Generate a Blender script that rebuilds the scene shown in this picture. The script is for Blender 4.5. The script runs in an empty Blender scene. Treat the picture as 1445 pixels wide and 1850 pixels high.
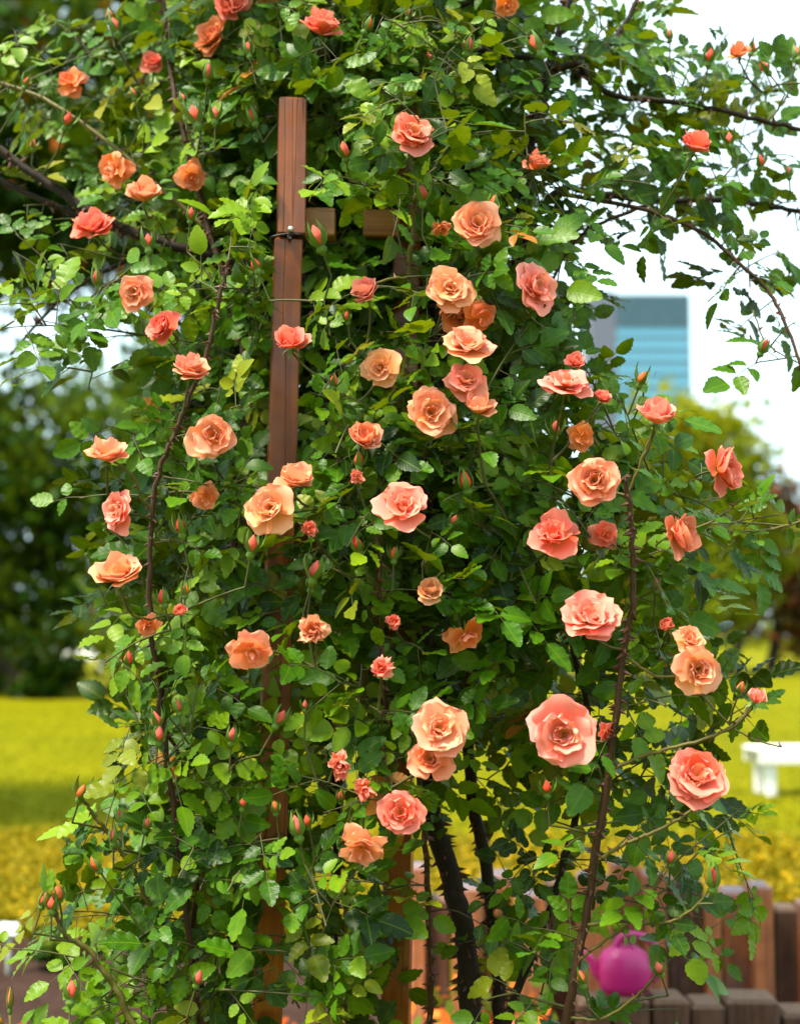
import bpy, math, random
import numpy as np
from mathutils import Vector, Matrix, Quaternion

random.seed(7)
rng = np.random.default_rng(7)
R = math.radians
sc = bpy.context.scene
col = sc.collection

# ------------------------------------------------------------------ camera
FPX = 2600.0            # focal length in photograph pixels (1445 px wide frame)
HORIZON = 1150.0
CAMZ = 1.45
PITCH = math.atan((HORIZON - 925.0) / FPX)
cam = bpy.data.cameras.new('camera')
cam.sensor_fit = 'HORIZONTAL'
cam.sensor_width = 24.0
cam.lens = FPX / 1445.0 * 24.0
cam.clip_start = 0.05
cam.clip_end = 3000.0
cam.dof.use_dof = True
cam.dof.focus_distance = 2.46
cam.dof.aperture_fstop = 2.3
cam_ob = bpy.data.objects.new('camera', cam)
cam_ob.location = (0, 0, CAMZ)
cam_ob.rotation_euler = (R(90) + PITCH, 0, 0)
col.objects.link(cam_ob)
sc.camera = cam_ob

# ------------------------------------------------------------------ sky, sun, exposure
SUN_DIR = Vector((0.36, 0.26, -0.90)).normalized()      # the way the light travels
world = bpy.data.worlds.new('World')
sc.world = world
world.use_nodes = True
wn, wl = world.node_tree.nodes, world.node_tree.links
wn.clear()
w_out = wn.new('ShaderNodeOutputWorld')
w_bg = wn.new('ShaderNodeBackground')
w_sky = wn.new('ShaderNodeTexSky')
w_sky.sky_type = 'NISHITA'
w_sky.sun_disc = False
to_sun = -SUN_DIR
w_sky.sun_elevation = math.asin(to_sun.z)
w_sky.sun_rotation = math.atan2(to_sun.x, to_sun.y)
w_sky.air_density = 1.0
w_sky.dust_density = 1.5
w_sky.ozone_density = 1.0
# thin bright overcast veiling the blue
w_mix = wn.new('ShaderNodeMix')
w_mix.data_type = 'RGBA'
w_mix.inputs[0].default_value = 0.80
w_mix.inputs[7].default_value = (6.6, 8.6, 9.0, 1)
wl.new(w_sky.outputs[0], w_mix.inputs[6])
wl.new(w_mix.outputs[2], w_bg.inputs[0])
w_bg.inputs[1].default_value = 0.070
wl.new(w_bg.outputs[0], w_out.inputs[0])

sun = bpy.data.lights.new('sun', 'SUN')
sun.energy = 2.8
sun.angle = R(11)
sun.color = (1.0, 0.91, 0.76)
sun_ob = bpy.data.objects.new('sun', sun)
sun_ob.rotation_euler = SUN_DIR.to_track_quat('-Z', 'Y').to_euler()
sun_ob.location = (-6, -6, 12)
col.objects.link(sun_ob)

sc.view_settings.view_transform = 'Standard'
sc.view_settings.look = 'None'
sc.view_settings.gamma = 1.0
sc.view_settings.exposure = 1.86
sc.render.engine = 'CYCLES'
sc.cycles.use_denoising = True
sc.cycles.max_bounces = 8
sc.cycles.diffuse_bounces = 2
sc.cycles.glossy_bounces = 2
sc.cycles.transmission_bounces = 4
sc.cycles.transparent_max_bounces = 4
sc.cycles.caustics_reflective = False
sc.cycles.caustics_refractive = False

# ------------------------------------------------------------------ helpers
CP, SP = math.cos(PITCH), math.sin(PITCH)
def at(px, py, Y):
    """world point seen at photograph pixel (px, py), Y metres ahead"""
    x = (px - 722.5) / FPX
    y = (925.0 - py) / FPX
    d = Vector((x, CP - y * SP, SP + y * CP))
    s = Y / d.y
    return Vector((d.x * s, Y, CAMZ + d.z * s))
def px_of(P):
    P = np.asarray(P, float)
    dx, dy, dz = P[..., 0], P[..., 1], P[..., 2] - CAMZ
    f = dy * CP + dz * SP
    u = -dy * SP + dz * CP
    return 722.5 + FPX * dx / f, 925.0 - FPX * u / f, f
def m_per_px(Y):
    return Y / FPX

def tag(o, label=None, cat=None, group=None, kind=None):
    if label: o['label'] = label
    if cat: o['category'] = cat
    if group: o['group'] = group
    if kind: o['kind'] = kind
    return o
def link(o, parent=None):
    col.objects.link(o)
    if parent is not None: o.parent = parent
    return o
def empty(name, loc=(0, 0, 0), rz=0.0):
    o = bpy.data.objects.new(name, None)
    o.empty_display_size = 0.1
    o.location = loc
    o.rotation_euler = (0, 0, rz)
    return link(o)
def make_mesh(name, V, F, mat=None, smooth=True, uv=None, tint=None):
    me = bpy.data.meshes.new(name)
    V = np.asarray(V, np.float32)
    F = [tuple(int(i) for i in f) for f in F] if not isinstance(F, np.ndarray) else F
    if isinstance(F, np.ndarray):
        n, k = F.shape
        me.vertices.add(len(V)); me.vertices.foreach_set('co', V.ravel())
        me.loops.add(n * k); me.loops.foreach_set('vertex_index', F.astype(np.int32).ravel())
        me.polygons.add(n)
        me.polygons.foreach_set('loop_start', np.arange(0, n * k, k, dtype=np.int32))
        me.polygons.foreach_set('loop_total', np.full(n, k, np.int32))
    else:
        me.from_pydata(V.tolist(), [], F)
    me.update()
    me.polygons.foreach_set('use_smooth', np.full(len(me.polygons), bool(smooth)))
    if uv is not None:
        idx = np.empty(len(me.loops), np.int32)
        me.loops.foreach_get('vertex_index', idx)
        l = me.uv_layers.new(name='UVMap')
        l.data.foreach_set('uv', np.asarray(uv, np.float32)[idx].ravel())
    if tint is not None:
        a = me.color_attributes.new('tint', 'FLOAT_COLOR', 'POINT')
        t = np.ones((len(V), 4), np.float32)
        t[:, :3] = np.asarray(tint, np.float32)
        a.data.foreach_set('color', t.ravel())
    if mat: me.materials.append(mat)
    me.validate()
    return me
def obj(name, me, parent=None, loc=None):
    o = bpy.data.objects.new(name, me)
    if loc is not None: o.location = loc
    return link(o, parent)

class MB:
    """collects shapes into one mesh"""
    def __init__(s): s.V = []; s.F = []; s.n = 0
    def add(s, V, F):
        s.V.extend([tuple(v) for v in V])
        s.F.extend([tuple(i + s.n for i in f) for f in F])
        s.n += len(V)
    def box(s, c, size, bev=0.0, M=None):
        x, y, z = size[0] / 2, size[1] / 2, size[2] / 2
        b = min(bev, x * .9, y * .9, z * .9)
        V = []
        F = []
        if b <= 0:
            V = [(sx * x, sy * y, sz * z) for sz in (-1, 1) for sx, sy in ((-1, -1), (1, -1), (1, 1), (-1, 1))]
            F = [(3, 2, 1, 0), (4, 5, 6, 7)] + [(i, (i + 1) % 4, 4 + (i + 1) % 4, 4 + i) for i in range(4)]
        else:
            rings = [(-z, b), (-z + b, 0), (z - b, 0), (z, b)]
            for zz, ins in rings:
                X, Y_ = x - ins, y - ins
                cb = b * .6
                V += [(-X + cb, -Y_, zz), (X - cb, -Y_, zz), (X, -Y_ + cb, zz), (X, Y_ - cb, zz),
                      (X - cb, Y_, zz), (-X + cb, Y_, zz), (-X, Y_ - cb, zz), (-X, -Y_ + cb, zz)]
            for r in range(3):
                for i in range(8):
                    j = (i + 1) % 8
                    F.append((r * 8 + i, r * 8 + j, r * 8 + 8 + j, r * 8 + 8 + i))
            F.append(tuple(range(7, -1, -1))); F.append(tuple(range(24, 32)))
        V = [Vector(v) for v in V]
        if M is not None: V = [M @ v for v in V]
        c = Vector(c)
        s.add([v + c for v in V], F)
    def tube(s, pts, rad, n=8, cap=True):
        pts = [Vector(p) for p in pts]
        rads = rad if hasattr(rad, '__len__') else [rad] * len(pts)
        V = []; F = []
        up = Vector((0.31, 0.17, 0.93))
        prev = None
        for i, p in enumerate(pts):
            t = (pts[min(i + 1, len(pts) - 1)] - pts[max(i - 1, 0)])
            t = t.normalized() if t.length > 1e-9 else Vector((0, 0, 1))
            a = prev if prev is not None else up.cross(t)
            if prev is not None: a = a - t * a.dot(t)
            if a.length < 1e-5: a = Vector((1, 0, 0)).cross(t)
            a.normalize(); prev = a
            b = t.cross(a)
            for k in range(n):
                an = 2 * math.pi * k / n
                V.append(p + (a * math.cos(an) + b * math.sin(an)) * rads[i])
        for i in range(len(pts) - 1):
            for k in range(n):
                k2 = (k + 1) % n
                F.append((i * n + k, i * n + k2, i * n + n + k2, i * n + n + k))
        if cap:
            F.append(tuple(range(n - 1, -1, -1)))
            F.append(tuple(range((len(pts) - 1) * n, len(pts) * n)))
        s.add(V, F)
    def lathe(s, prof, n=24, c=(0, 0, 0), sx=1.0, sy=1.0):
        V = []; F = []
        for r, z in prof:
            for k in range(n):
                an = 2 * math.pi * k / n
                V.append((c[0] + sx * r * math.cos(an), c[1] + sy * r * math.sin(an), c[2] + z))
        for i in range(len(prof) - 1):
            for k in range(n):
                k2 = (k + 1) % n
                F.append((i * n + k, i * n + k2, i * n + n + k2, i * n + n + k))
        s.add(V, F)
    def mesh(s, name, mat, smooth=True):
        return make_mesh(name, np.array([tuple(v) for v in s.V]), s.F, mat, smooth)
    def build(s, name, mat, parent=None, smooth=True):
        return obj(name, s.mesh(name, mat, smooth), parent)

def spline(pts, per=6):
    """Catmull-Rom through pts (Vectors)"""
    P = [Vector(p) for p in pts]
    P = [P[0] * 2 - P[1]] + P + [P[-1] * 2 - P[-2]]
    out = []
    for i in range(1, len(P) - 2):
        a, b, c, d = P[i - 1], P[i], P[i + 1], P[i + 2]
        for k in range(per):
            t = k / per
            out.append(0.5 * ((2 * b) + (c - a) * t + (2 * a - 5 * b + 4 * c - d) * t * t + (3 * b - a - 3 * c + d) * t ** 3))
    out.append(P[-2])
    return out

# ------------------------------------------------------------------ materials
def nmat(name):
    m = bpy.data.materials.new(name)
    m.use_nodes = True
    nt = m.node_tree
    return m, nt.nodes, nt.links, nt.nodes['Principled BSDF'], nt.nodes['Material Output']
def ramp(N, stops):
    r = N.new('ShaderNodeValToRGB')
    el = r.color_ramp.elements
    while len(el) < len(stops): el.new(0.5)
    for e, (p, c) in zip(el, stops):
        e.position = p; e.color = (*c, 1)
    return r
def math_n(N, L, op, a, b=None, c=None):
    m = N.new('ShaderNodeMath'); m.operation = op
    for i, v in enumerate((a, b, c)):
        if v is None: continue
        if isinstance(v, (int, float)): m.inputs[i].default_value = v
        else: L.new(v, m.inputs[i])
    return m.outputs[0]
def mix_rgb(N, L, fac, a, b, mode='MIX'):
    m = N.new('ShaderNodeMix'); m.data_type = 'RGBA'; m.blend_type = mode
    for i, v in ((0, fac), (6, a), (7, b)):
        if isinstance(v, (int, float)): m.inputs[i].default_value = v
        elif isinstance(v, tuple): m.inputs[i].default_value = (*v, 1)
        else: L.new(v, m.inputs[i])
    return m.outputs[2]
def noise(N, L, scale, detail=3, vec=None, rough=0.55):
    n = N.new('ShaderNodeTexNoise')
    n.inputs['Scale'].default_value = scale
    n.inputs['Detail'].default_value = detail
    n.inputs['Roughness'].default_value = rough
    if vec is not None: L.new(vec, n.inputs['Vector'])
    return n.outputs['Fac']
def bump(N, L, bs, height, strength=0.3, dist=0.01):
    b = N.new('ShaderNodeBump')
    b.inputs['Strength'].default_value = strength
    b.inputs['Distance'].default_value = dist
    L.new(height, b.inputs['Height'])
    L.new(b.outputs[0], bs.inputs['Normal'])
    return b

def leaf_material(name, dark, mid, light, trans_col, special=(0.42, 0.10, 0.012), rough=0.40, trans=0.25, veins=True, spec=0.2):
    m, N, L, bs, out = nmat(name)
    at_ = N.new('ShaderNodeAttribute'); at_.attribute_name = 'tint'
    sep = N.new('ShaderNodeSeparateColor'); L.new(at_.outputs['Color'], sep.inputs[0])
    r = ramp(N, [(0.0, dark), (0.5, mid), (1.0, light)])
    geo = N.new('ShaderNodeNewGeometry')
    blotch = noise(N, L, 55, 2, geo.outputs['Position'])
    tv = math_n(N, L, 'ADD', sep.outputs[0], math_n(N, L, 'MULTIPLY', math_n(N, L, 'SUBTRACT', blotch, 0.5), 0.35))
    L.new(tv, r.inputs[0])
    c = mix_rgb(N, L, sep.outputs[1], r.outputs[0], special)
    if veins:
        uv = N.new('ShaderNodeUVMap')
        sx = N.new('ShaderNodeSeparateXYZ'); L.new(uv.outputs[0], sx.inputs[0])
        ax = math_n(N, L, 'ABSOLUTE', math_n(N, L, 'SUBTRACT', sx.outputs[0], 0.5))
        s = math_n(N, L, 'SUBTRACT', math_n(N, L, 'MULTIPLY', sx.outputs[1], 8.0), math_n(N, L, 'MULTIPLY', ax, 5.0))
        fr = math_n(N, L, 'FRACT', s)
        d = math_n(N, L, 'ABSOLUTE', math_n(N, L, 'SUBTRACT', fr, 0.5))       # 0 on the vein
        dome = math_n(N, L, 'SINE', math_n(N, L, 'MULTIPLY', d, 3.14159))
        vein = math_n(N, L, 'SUBTRACT', 1.0, math_n(N, L, 'MINIMUM', math_n(N, L, 'MULTIPLY', d, 6.0), 1.0))
        midr = math_n(N, L, 'SUBTRACT', 1.0, math_n(N, L, 'MINIMUM', math_n(N, L, 'MULTIPLY', ax, 22.0), 1.0))
        vm = math_n(N, L, 'MAXIMUM', math_n(N, L, 'MULTIPLY', vein, 0.25), math_n(N, L, 'MULTIPLY', midr, 0.75))
        c = mix_rgb(N, L, math_n(N, L, 'MULTIPLY', vm, 0.55), c, light)
        hgt = math_n(N, L, 'SUBTRACT', math_n(N, L, 'MULTIPLY', dome, 0.6), math_n(N, L, 'MULTIPLY', midr, 0.5))
        bump(N, L, bs, hgt, 0.14, 0.0016)
    L.new(c, bs.inputs['Base Color'])
    bs.inputs['Roughness'].default_value = rough
    bs.inputs['Specular IOR Level'].default_value = spec
    tr = N.new('ShaderNodeBsdfTranslucent')
    tc = mix_rgb(N, L, sep.outputs[1], mix_rgb(N, L, tv, tuple(x * .45 for x in trans_col), trans_col), special)
    L.new(tc, tr.inputs[0])
    mx = N.new('ShaderNodeMixShader'); mx.inputs[0].default_value = trans
    L.new(bs.outputs[0], mx.inputs[1]); L.new(tr.outputs[0], mx.inputs[2])
    L.new(mx.outputs[0], out.inputs[0])
    return m

M_leaf = leaf_material('rose_leaf', (0.004, 0.025, 0.001), (0.042, 0.132, 0.002), (0.185, 0.29, 0.005), (0.25, 0.32, 0.003), special=(0.34, 0.12, 0.012))
M_tree = leaf_material('tree_leaf', (0.005, 0.022, 0.001), (0.026, 0.075, 0.002), (0.12, 0.165, 0.004), (0.17, 0.20, 0.003), rough=0.5, trans=0.22, veins=False, spec=0.08)
M_tree_gold = leaf_material('golden_tree_leaf', (0.05, 0.09, 0.002), (0.14, 0.18, 0.003), (0.28, 0.29, 0.005), (0.30, 0.31, 0.005), rough=0.5, trans=0.3, veins=False, spec=0.08)
M_tree_copper = leaf_material('copper_tree_leaf', (0.03, 0.022, 0.008), (0.10, 0.055, 0.018), (0.22, 0.16, 0.02), (0.22, 0.12, 0.015), special=(0.35, 0.07, 0.03), rough=0.5, trans=0.2, veins=False, spec=0.08)

def petal_material():
    m, N, L, bs, out = nmat('rose_petal')
    oi = N.new('ShaderNodeObjectInfo')
    uv = N.new('ShaderNodeUVMap')
    sx = N.new('ShaderNodeSeparateXYZ'); L.new(uv.outputs[0], sx.inputs[0])
    v = sx.outputs[1]
    hsv = N.new('ShaderNodeHueSaturation')
    L.new(oi.outputs['Color'], hsv.inputs['Color'])
    hsv.inputs['Hue'].default_value = 0.5
    L.new(math_n(N, L, 'ADD', 0.96, math_n(N, L, 'MULTIPLY', oi.outputs['Random'], 0.12)), hsv.inputs['Value'])
    L.new(math_n(N, L, 'ADD', 0.93, math_n(N, L, 'MULTIPLY', oi.outputs['Random'], 0.12)), hsv.inputs['Saturation'])
    warm = mix_rgb(N, L, 0.5, hsv.outputs[0], (1.0, 0.42, 0.07))
    pale = mix_rgb(N, L, 0.40, hsv.outputs[0], (1.0, 0.60, 0.46))
    r1 = ramp(N, [(0.05, (1, 1, 1)), (0.55, (0, 0, 0))]); L.new(v, r1.inputs[0])
    r2 = ramp(N, [(0.42, (0, 0, 0)), (1.0, (1, 1, 1))]); L.new(v, r2.inputs[0])
    c = mix_rgb(N, L, r1.outputs[0], hsv.outputs[0], warm)
    c = mix_rgb(N, L, r2.outputs[0], c, pale)
    mp = N.new('ShaderNodeMapping'); mp.inputs['Scale'].default_value = (26, 2.2, 1)
    L.new(uv.outputs[0], mp.inputs[0])
    nz = noise(N, L, 1.0, 3, mp.outputs[0])
    c = mix_rgb(N, L, math_n(N, L, 'MULTIPLY', math_n(N, L, 'SUBTRACT', nz, 0.30), 0.3), c, hsv.outputs[0], 'MULTIPLY')
    L.new(c, bs.inputs['Base Color'])
    bump(N, L, bs, nz, 0.12, 0.002)
    bs.inputs['Roughness'].default_value = 0.7
    bs.inputs['Specular IOR Level'].default_value = 0.12
    tr = N.new('ShaderNodeBsdfTranslucent'); L.new(c, tr.inputs[0])
    mx = N.new('ShaderNodeMixShader'); mx.inputs[0].default_value = 0.30
    L.new(bs.outputs[0], mx.inputs[1]); L.new(tr.outputs[0], mx.inputs[2])
    L.new(mx.outputs[0], out.inputs[0])
    return m
M_petal = petal_material()

def simple(name, color, rough=0.6, nscale=30, amount=0.35, dark=0.5, spec=0.4, bmp=0.2, bdist=0.004):
    m, N, L, bs, out = nmat(name)
    tc = N.new('ShaderNodeTexCoord')
    nz = noise(N, L, nscale, 4, tc.outputs['Object'])
    r = ramp(N, [(0.3, tuple(c * dark for c in color)), (0.7, color)])
    L.new(nz, r.inputs[0])
    c = mix_rgb(N, L, amount, color, r.outputs[0])
    L.new(c, bs.inputs['Base Color'])
    bs.inputs['Roughness'].default_value = rough
    bs.inputs['Specular IOR Level'].default_value = spec
    bump(N, L, bs, nz, bmp, bdist)
    return m
M_calyx = simple('calyx_green', (0.10, 0.19, 0.02), 0.5, 90)
M_stamen = simple('stamen_gold', (0.62, 0.30, 0.03), 0.6, 200)
M_cane_old = simple('old_cane_bark', (0.026, 0.016, 0.008), 0.75, 60, 0.8, 0.35, 0.25, 0.5)
M_cane_red = simple('red_brown_cane_bark', (0.060, 0.026, 0.009), 0.6, 80, 0.6, 0.4, 0.3, 0.3)
M_cane_green = simple('green_cane_bark', (0.12, 0.10, 0.014), 0.55, 90, 0.5, 0.5, 0.35, 0.2)
M_twig = simple('twig_bark', (0.075, 0.075, 0.014), 0.6, 90, 0.6, 0.4)
M_thorn = simple('thorn', (0.10, 0.035, 0.015), 0.55, 120)
M_bark = simple('tree_bark', (0.055, 0.042, 0.030), 0.9, 9, 0.8, 0.35, 0.2, 0.6, 0.03)

def wood_material(name, c1, c2, worn, axis=2, rough=0.5, topgrey=None, wear=0.6):
    m, N, L, bs, out = nmat(name)
    tc = N.new('ShaderNodeTexCoord')
    oi = N.new('ShaderNodeObjectInfo')
    mp = N.new('ShaderNodeMapping')
    s = [60, 60, 60]; s[axis] = 2.2
    mp.inputs['Scale'].default_value = s
    va = N.new('ShaderNodeVectorMath'); va.operation = 'ADD'
    L.new(tc.outputs['Object'], va.inputs[0])
    sc_ = N.new('ShaderNodeVectorMath'); sc_.operation = 'SCALE'; sc_.inputs[0].default_value = (3.1, 1.7, 5.3)
    L.new(oi.outputs['Random'], sc_.inputs['Scale']); L.new(sc_.outputs[0], va.inputs[1])
    L.new(va.outputs[0], mp.inputs[0])
    g = noise(N, L, 1.0, 5, mp.outputs[0], 0.65)
    r = ramp(N, [(0.28, c2), (0.62, c1)]); L.new(g, r.inputs[0])
    patch = noise(N, L, 7.0, 4, va.outputs[0])
    r2 = ramp(N, [(0.50, (0, 0, 0)), (0.72, (1, 1, 1))]); L.new(patch, r2.inputs[0])
    c = mix_rgb(N, L, math_n(N, L, 'MULTIPLY', r2.outputs[0], wear), r.outputs[0], worn)
    stain = noise(N, L, 16.0, 3, va.outputs[0])
    r4 = ramp(N, [(0.3, (0.55, 0.5, 0.45)), (0.6, (1, 1, 1))]); L.new(stain, r4.inputs[0])
    c = mix_rgb(N, L, 0.7, c, r4.outputs[0], 'MULTIPLY')
    if topgrey:
        geo = N.new('ShaderNodeNewGeometry')
        sz = N.new('ShaderNodeSeparateXYZ'); L.new(geo.outputs['Normal'], sz.inputs[0])
        r3 = ramp(N, [(0.55, (0, 0, 0)), (0.85, (1, 1, 1))]); L.new(sz.outputs[2], r3.inputs[0])
        c = mix_rgb(N, L, r3.outputs[0], c, topgrey)
    # drying cracks along the grain
    mp2 = N.new('ShaderNodeMapping'); s2 = [22, 22, 22]; s2[axis] = 0.9
    mp2.inputs['Scale'].default_value = s2; L.new(va.outputs[0], mp2.inputs[0])
    cr = noise(N, L, 1.0, 2, mp2.outputs[0])
    cd = math_n(N, L, 'ABSOLUTE', math_n(N, L, 'SUBTRACT', cr, 0.5))
    crack = math_n(N, L, 'MINIMUM', math_n(N, L, 'MULTIPLY', cd, 60.0), 1.0)
    c = mix_rgb(N, L, math_n(N, L, 'MULTIPLY', math_n(N, L, 'SUBTRACT', 1.0, crack), 0.55), c, tuple(x * .25 for x in c2))
    L.new(c, bs.inputs['Base Color'])
    bs.inputs['Roughness'].default_value = rough
    h = math_n(N, L, 'ADD', math_n(N, L, 'MULTIPLY', g, 0.5), crack)
    bump(N, L, bs, h, 0.35, 0.002)
    return m
M_post = wood_material('red_stained_wood', (0.36, 0.092, 0.010), (0.17, 0.034, 0.004), (0.22, 0.11, 0.08), 2, 0.28, wear=0.4)
M_rail = wood_material('golden_stained_wood', (0.46, 0.19, 0.025), (0.28, 0.10, 0.014), (0.30, 0.15, 0.06), 0, 0.5)
M_palis = wood_material('weathered_palisade_wood', (0.46, 0.15, 0.045), (0.20, 0.065, 0.022), (0.27, 0.155, 0.13), 2, 0.75, (0.16, 0.12, 0.14), 0.75)
M_palis2 = wood_material('dark_palisade_wood', (0.12, 0.048, 0.020), (0.05, 0.020, 0.009), (0.13, 0.07, 0.045), 2, 0.8, (0.15, 0.08, 0.045), 0.8)
M_steel = simple('galvanised_steel', (0.62, 0.60, 0.55), 0.4, 60, 0.3, 0.6)
M_steel.node_tree.nodes['Principled BSDF'].inputs['Metallic'].default_value = 0.7
M_wire = simple('black_wire', (0.015, 0.013, 0.012), 0.5, 60)
M_magenta = simple('magenta_plastic', (0.48, 0.010, 0.16), 0.4, 12, 0.4, 0.6, 0.5, 0.05)
M_white = simple('white_paint', (0.80, 0.79, 0.76), 0.5, 14, 0.4, 0.8)
M_label = simple('white_plastic_label', (0.78, 0.82, 0.86), 0.4, 20, 0.2, 0.8)
M_stake = simple('grey_metal_stake', (0.34, 0.36, 0.32), 0.5, 20)

def ground_material(name, stops, scale, scale2, rough=0.95, b=0.4, bd=0.03):
    m, N, L, bs, out = nmat(name)
    geo = N.new('ShaderNodeNewGeometry')
    n1 = noise(N, L, scale, 5, geo.outputs['Position'])
    n2 = noise(N, L, scale2, 3, geo.outputs['Position'])
    f = math_n(N, L, 'ADD', math_n(N, L, 'MULTIPLY', n1, 0.55), math_n(N, L, 'MULTIPLY', n2, 0.45))
    r = ramp(N, stops); L.new(f, r.inputs[0])
    L.new(r.outputs[0], bs.inputs['Base Color'])
    bs.inputs['Roughness'].default_value = rough
    bs.inputs['Specular IOR Level'].default_value = 0.02
    bump(N, L, bs, n2, b, bd)
    return m
M_lawn = ground_material('lawn_grass', [(0.30, (0.082, 0.092, 0.001)), (0.5, (0.142, 0.138, 0.001)), (0.72, (0.190, 0.162, 0.001))], 0.35, 6.0)
M_soil = ground_material('bare_soil', [(0.3, (0.022, 0.012, 0.009)), (0.7, (0.060, 0.034, 0.026))], 5.0, 40.0)
M_path = ground_material('pink_gravel', [(0.3, (0.42, 0.25, 0.22)), (0.7, (0.62, 0.42, 0.38))], 6.0, 90.0, b=0.6, bd=0.01)
M_grass = leaf_material('grass_blade', (0.09, 0.09, 0.001), (0.14, 0.13, 0.001), (0.20, 0.165, 0.002), (0.21, 0.185, 0.003), rough=0.6, trans=0.3, veins=False, spec=0.08)
M_bed = leaf_material('bedding_plant_leaf', (0.05, 0.065, 0.002), (0.16, 0.135, 0.003), (0.29, 0.22, 0.004), (0.26, 0.22, 0.005), special=(0.40, 0.25, 0.003), rough=0.6, trans=0.25, veins=False, spec=0.08)
M_bed_orange = leaf_material('orange_bedding_flower', (0.04, 0.09, 0.008), (0.10, 0.16, 0.012), (0.25, 0.24, 0.02), (0.25, 0.24, 0.02), special=(0.85, 0.19, 0.03), rough=0.6, trans=0.25, veins=False, spec=0.08)

def glass_mat(name, color, rough):
    m, N, L, bs, out = nmat(name)
    geo = N.new('ShaderNodeTexCoord')
    n = noise(N, L, 0.25, 2, geo.outputs['Object'])
    r = ramp(N, [(0.35, tuple(c * .72 for c in color)), (0.65, color)]); L.new(n, r.inputs[0])
    L.new(r.outputs[0], bs.inputs['Base Color'])
    bs.inputs['Roughness'].default_value = rough
    bs.inputs['Specular IOR Level'].default_value = 0.8
    return m
M_glass = glass_mat('cyan_curtain_glass', (0.10, 0.33, 0.48), 0.15)
M_spandrel = glass_mat('teal_spandrel', (0.045, 0.13, 0.19), 0.4)
M_crown = glass_mat('teal_louvre', (0.035, 0.09, 0.115), 0.5)
M_concrete = simple('lilac_grey_concrete', (0.12, 0.13, 0.175), 0.8, 0.3, 0.5, 0.8, 0.3, 0.1)

# ------------------------------------------------------------------ ground
def sheet(name, x0, x1, y0, y1, z, mat, nx=2, ny=2, jitter=0.0, edge=0.0):
    xs = np.linspace(x0, x1, nx); ys = np.linspace(y0, y1, ny)
    V = []
    for j, y in enumerate(ys):
        for i, x in enumerate(xs):
            e = edge * (math.sin(x * 2.3) + math.sin(x * 5.1 + 1.0)) if j in (0, ny - 1) else 0.0
            V.append((x, y + e, z + rng.uniform(-jitter, jitter) if jitter else z))
    F = [(j * nx + i, j * nx + i + 1, (j + 1) * nx + i + 1, (j + 1) * nx + i) for j in range(ny - 1) for i in range(nx - 1)]
    o = obj(name, make_mesh(name, V, F, mat))
    return tag(o, kind='structure')
sheet('lawn', -500, 500, -8, 900, 0.0, M_lawn)
sheet('path', -9, 9, 4.2, 5.55, 0.004, M_path, 120, 3, 0, 0.03)
sheet('rose_bed', -4, 4, 1.7, 4.15, 0.004, M_soil, 60, 6, 0.004, 0.04)  # dark soil put under the rose, out of view, to cut bounced light
sheet('soil_bed', -9, 0.2, 5.4, 7.0, 0.012, M_soil, 90, 8, 0.008, 0.05)

# ------------------------------------------------------------------ tower
def build_tower():
    Y = 400.0
    base = at(1188, HORIZON, Y); base.z = 0
    t = empty('office_tower', base)
    tag(t, 'tall office tower with teal louvred crown and cyan window bands in the distance', 'tower')
    H = at(1178, 533, Y).z
    W = 134 * m_per_px(Y)
    D = 22.0
    rot = Matrix.Rotation(R(0), 4, 'Z')
    mb = MB(); mb.box((0, D / 2, H / 2), (W - 0.8, D - 0.8, H)); mb.build('core', M_concrete, t, False)
    top = at(1178, 591, Y).z
    ph = 23 * m_per_px(Y)
    zc = H - 0.0
    mb = MB(); mb.box((0, D / 2, (top + H) / 2 + 0.1), (W, D, H - top + 0.3)); cr = mb.build('louvre_crown', M_crown, t, False)
    rib = MB(); rib.box((0, 0, 0), (0.22, 0.3, H - top + 0.3)); rm = rib.mesh('louvre_rib', M_spandrel, False)
    n = 26
    for i in range(n):
        obj('louvre_rib', rm, cr, (-W / 2 + W * (i + .5) / n, -0.15, (top + H) / 2 + 0.1))
    k = 0
    pane = MB(); pw = W / 12 - 0.12; pane.box((0, 0, 0), (pw, 0.12, ph * 0.68 - .1)); pm = pane.mesh('pane', M_glass, False)
    band = MB(); band.box((0, D / 2, 0), (W, D, ph * 0.32)); bm = band.mesh('spandrel_band', M_spandrel, False)
    glz = MB(); glz.box((0, D / 2, 0), (W - .4, D - .4, ph * 0.68)); gm = glz.mesh('window_band', M_spandrel, False)
    z = top
    while z - ph > 0 and k < 27:
        w = obj('window_band', gm, t, (0, 0, z - ph * 0.34))
        if k < 8:
            for i in range(12):
                obj('pane', pm, w, (-W / 2 + W * (i + .5) / 12, 0.12, 0))
        else:
            w.data = gl_full if k > 8 else w.data
            if k == 8:
                g2 = MB(); g2.box((0, D / 2, 0), (W - .3, D - .3, ph * 0.68))
                gl_full = g2.mesh('window_band', M_glass, False); w.data = gl_full
        obj('spandrel_band', bm, t, (0, 0, z - ph * 0.84))
        z -= ph; k += 1
    # stair shaft on the left side
    mb = MB(); mb.box((-W / 2 - 3.6, D * .45, (H + 1.2) / 2), (7.0, D * .9, H + 1.2), 0); mb.build('stair_shaft', M_concrete, t, False)
    mb = MB(); mb.box((W / 2 + .12, D / 2, H / 2), (.22, D + .1, H - .2)); mb.build('corner_fin', M_concrete, t, False)
build_tower()

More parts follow.
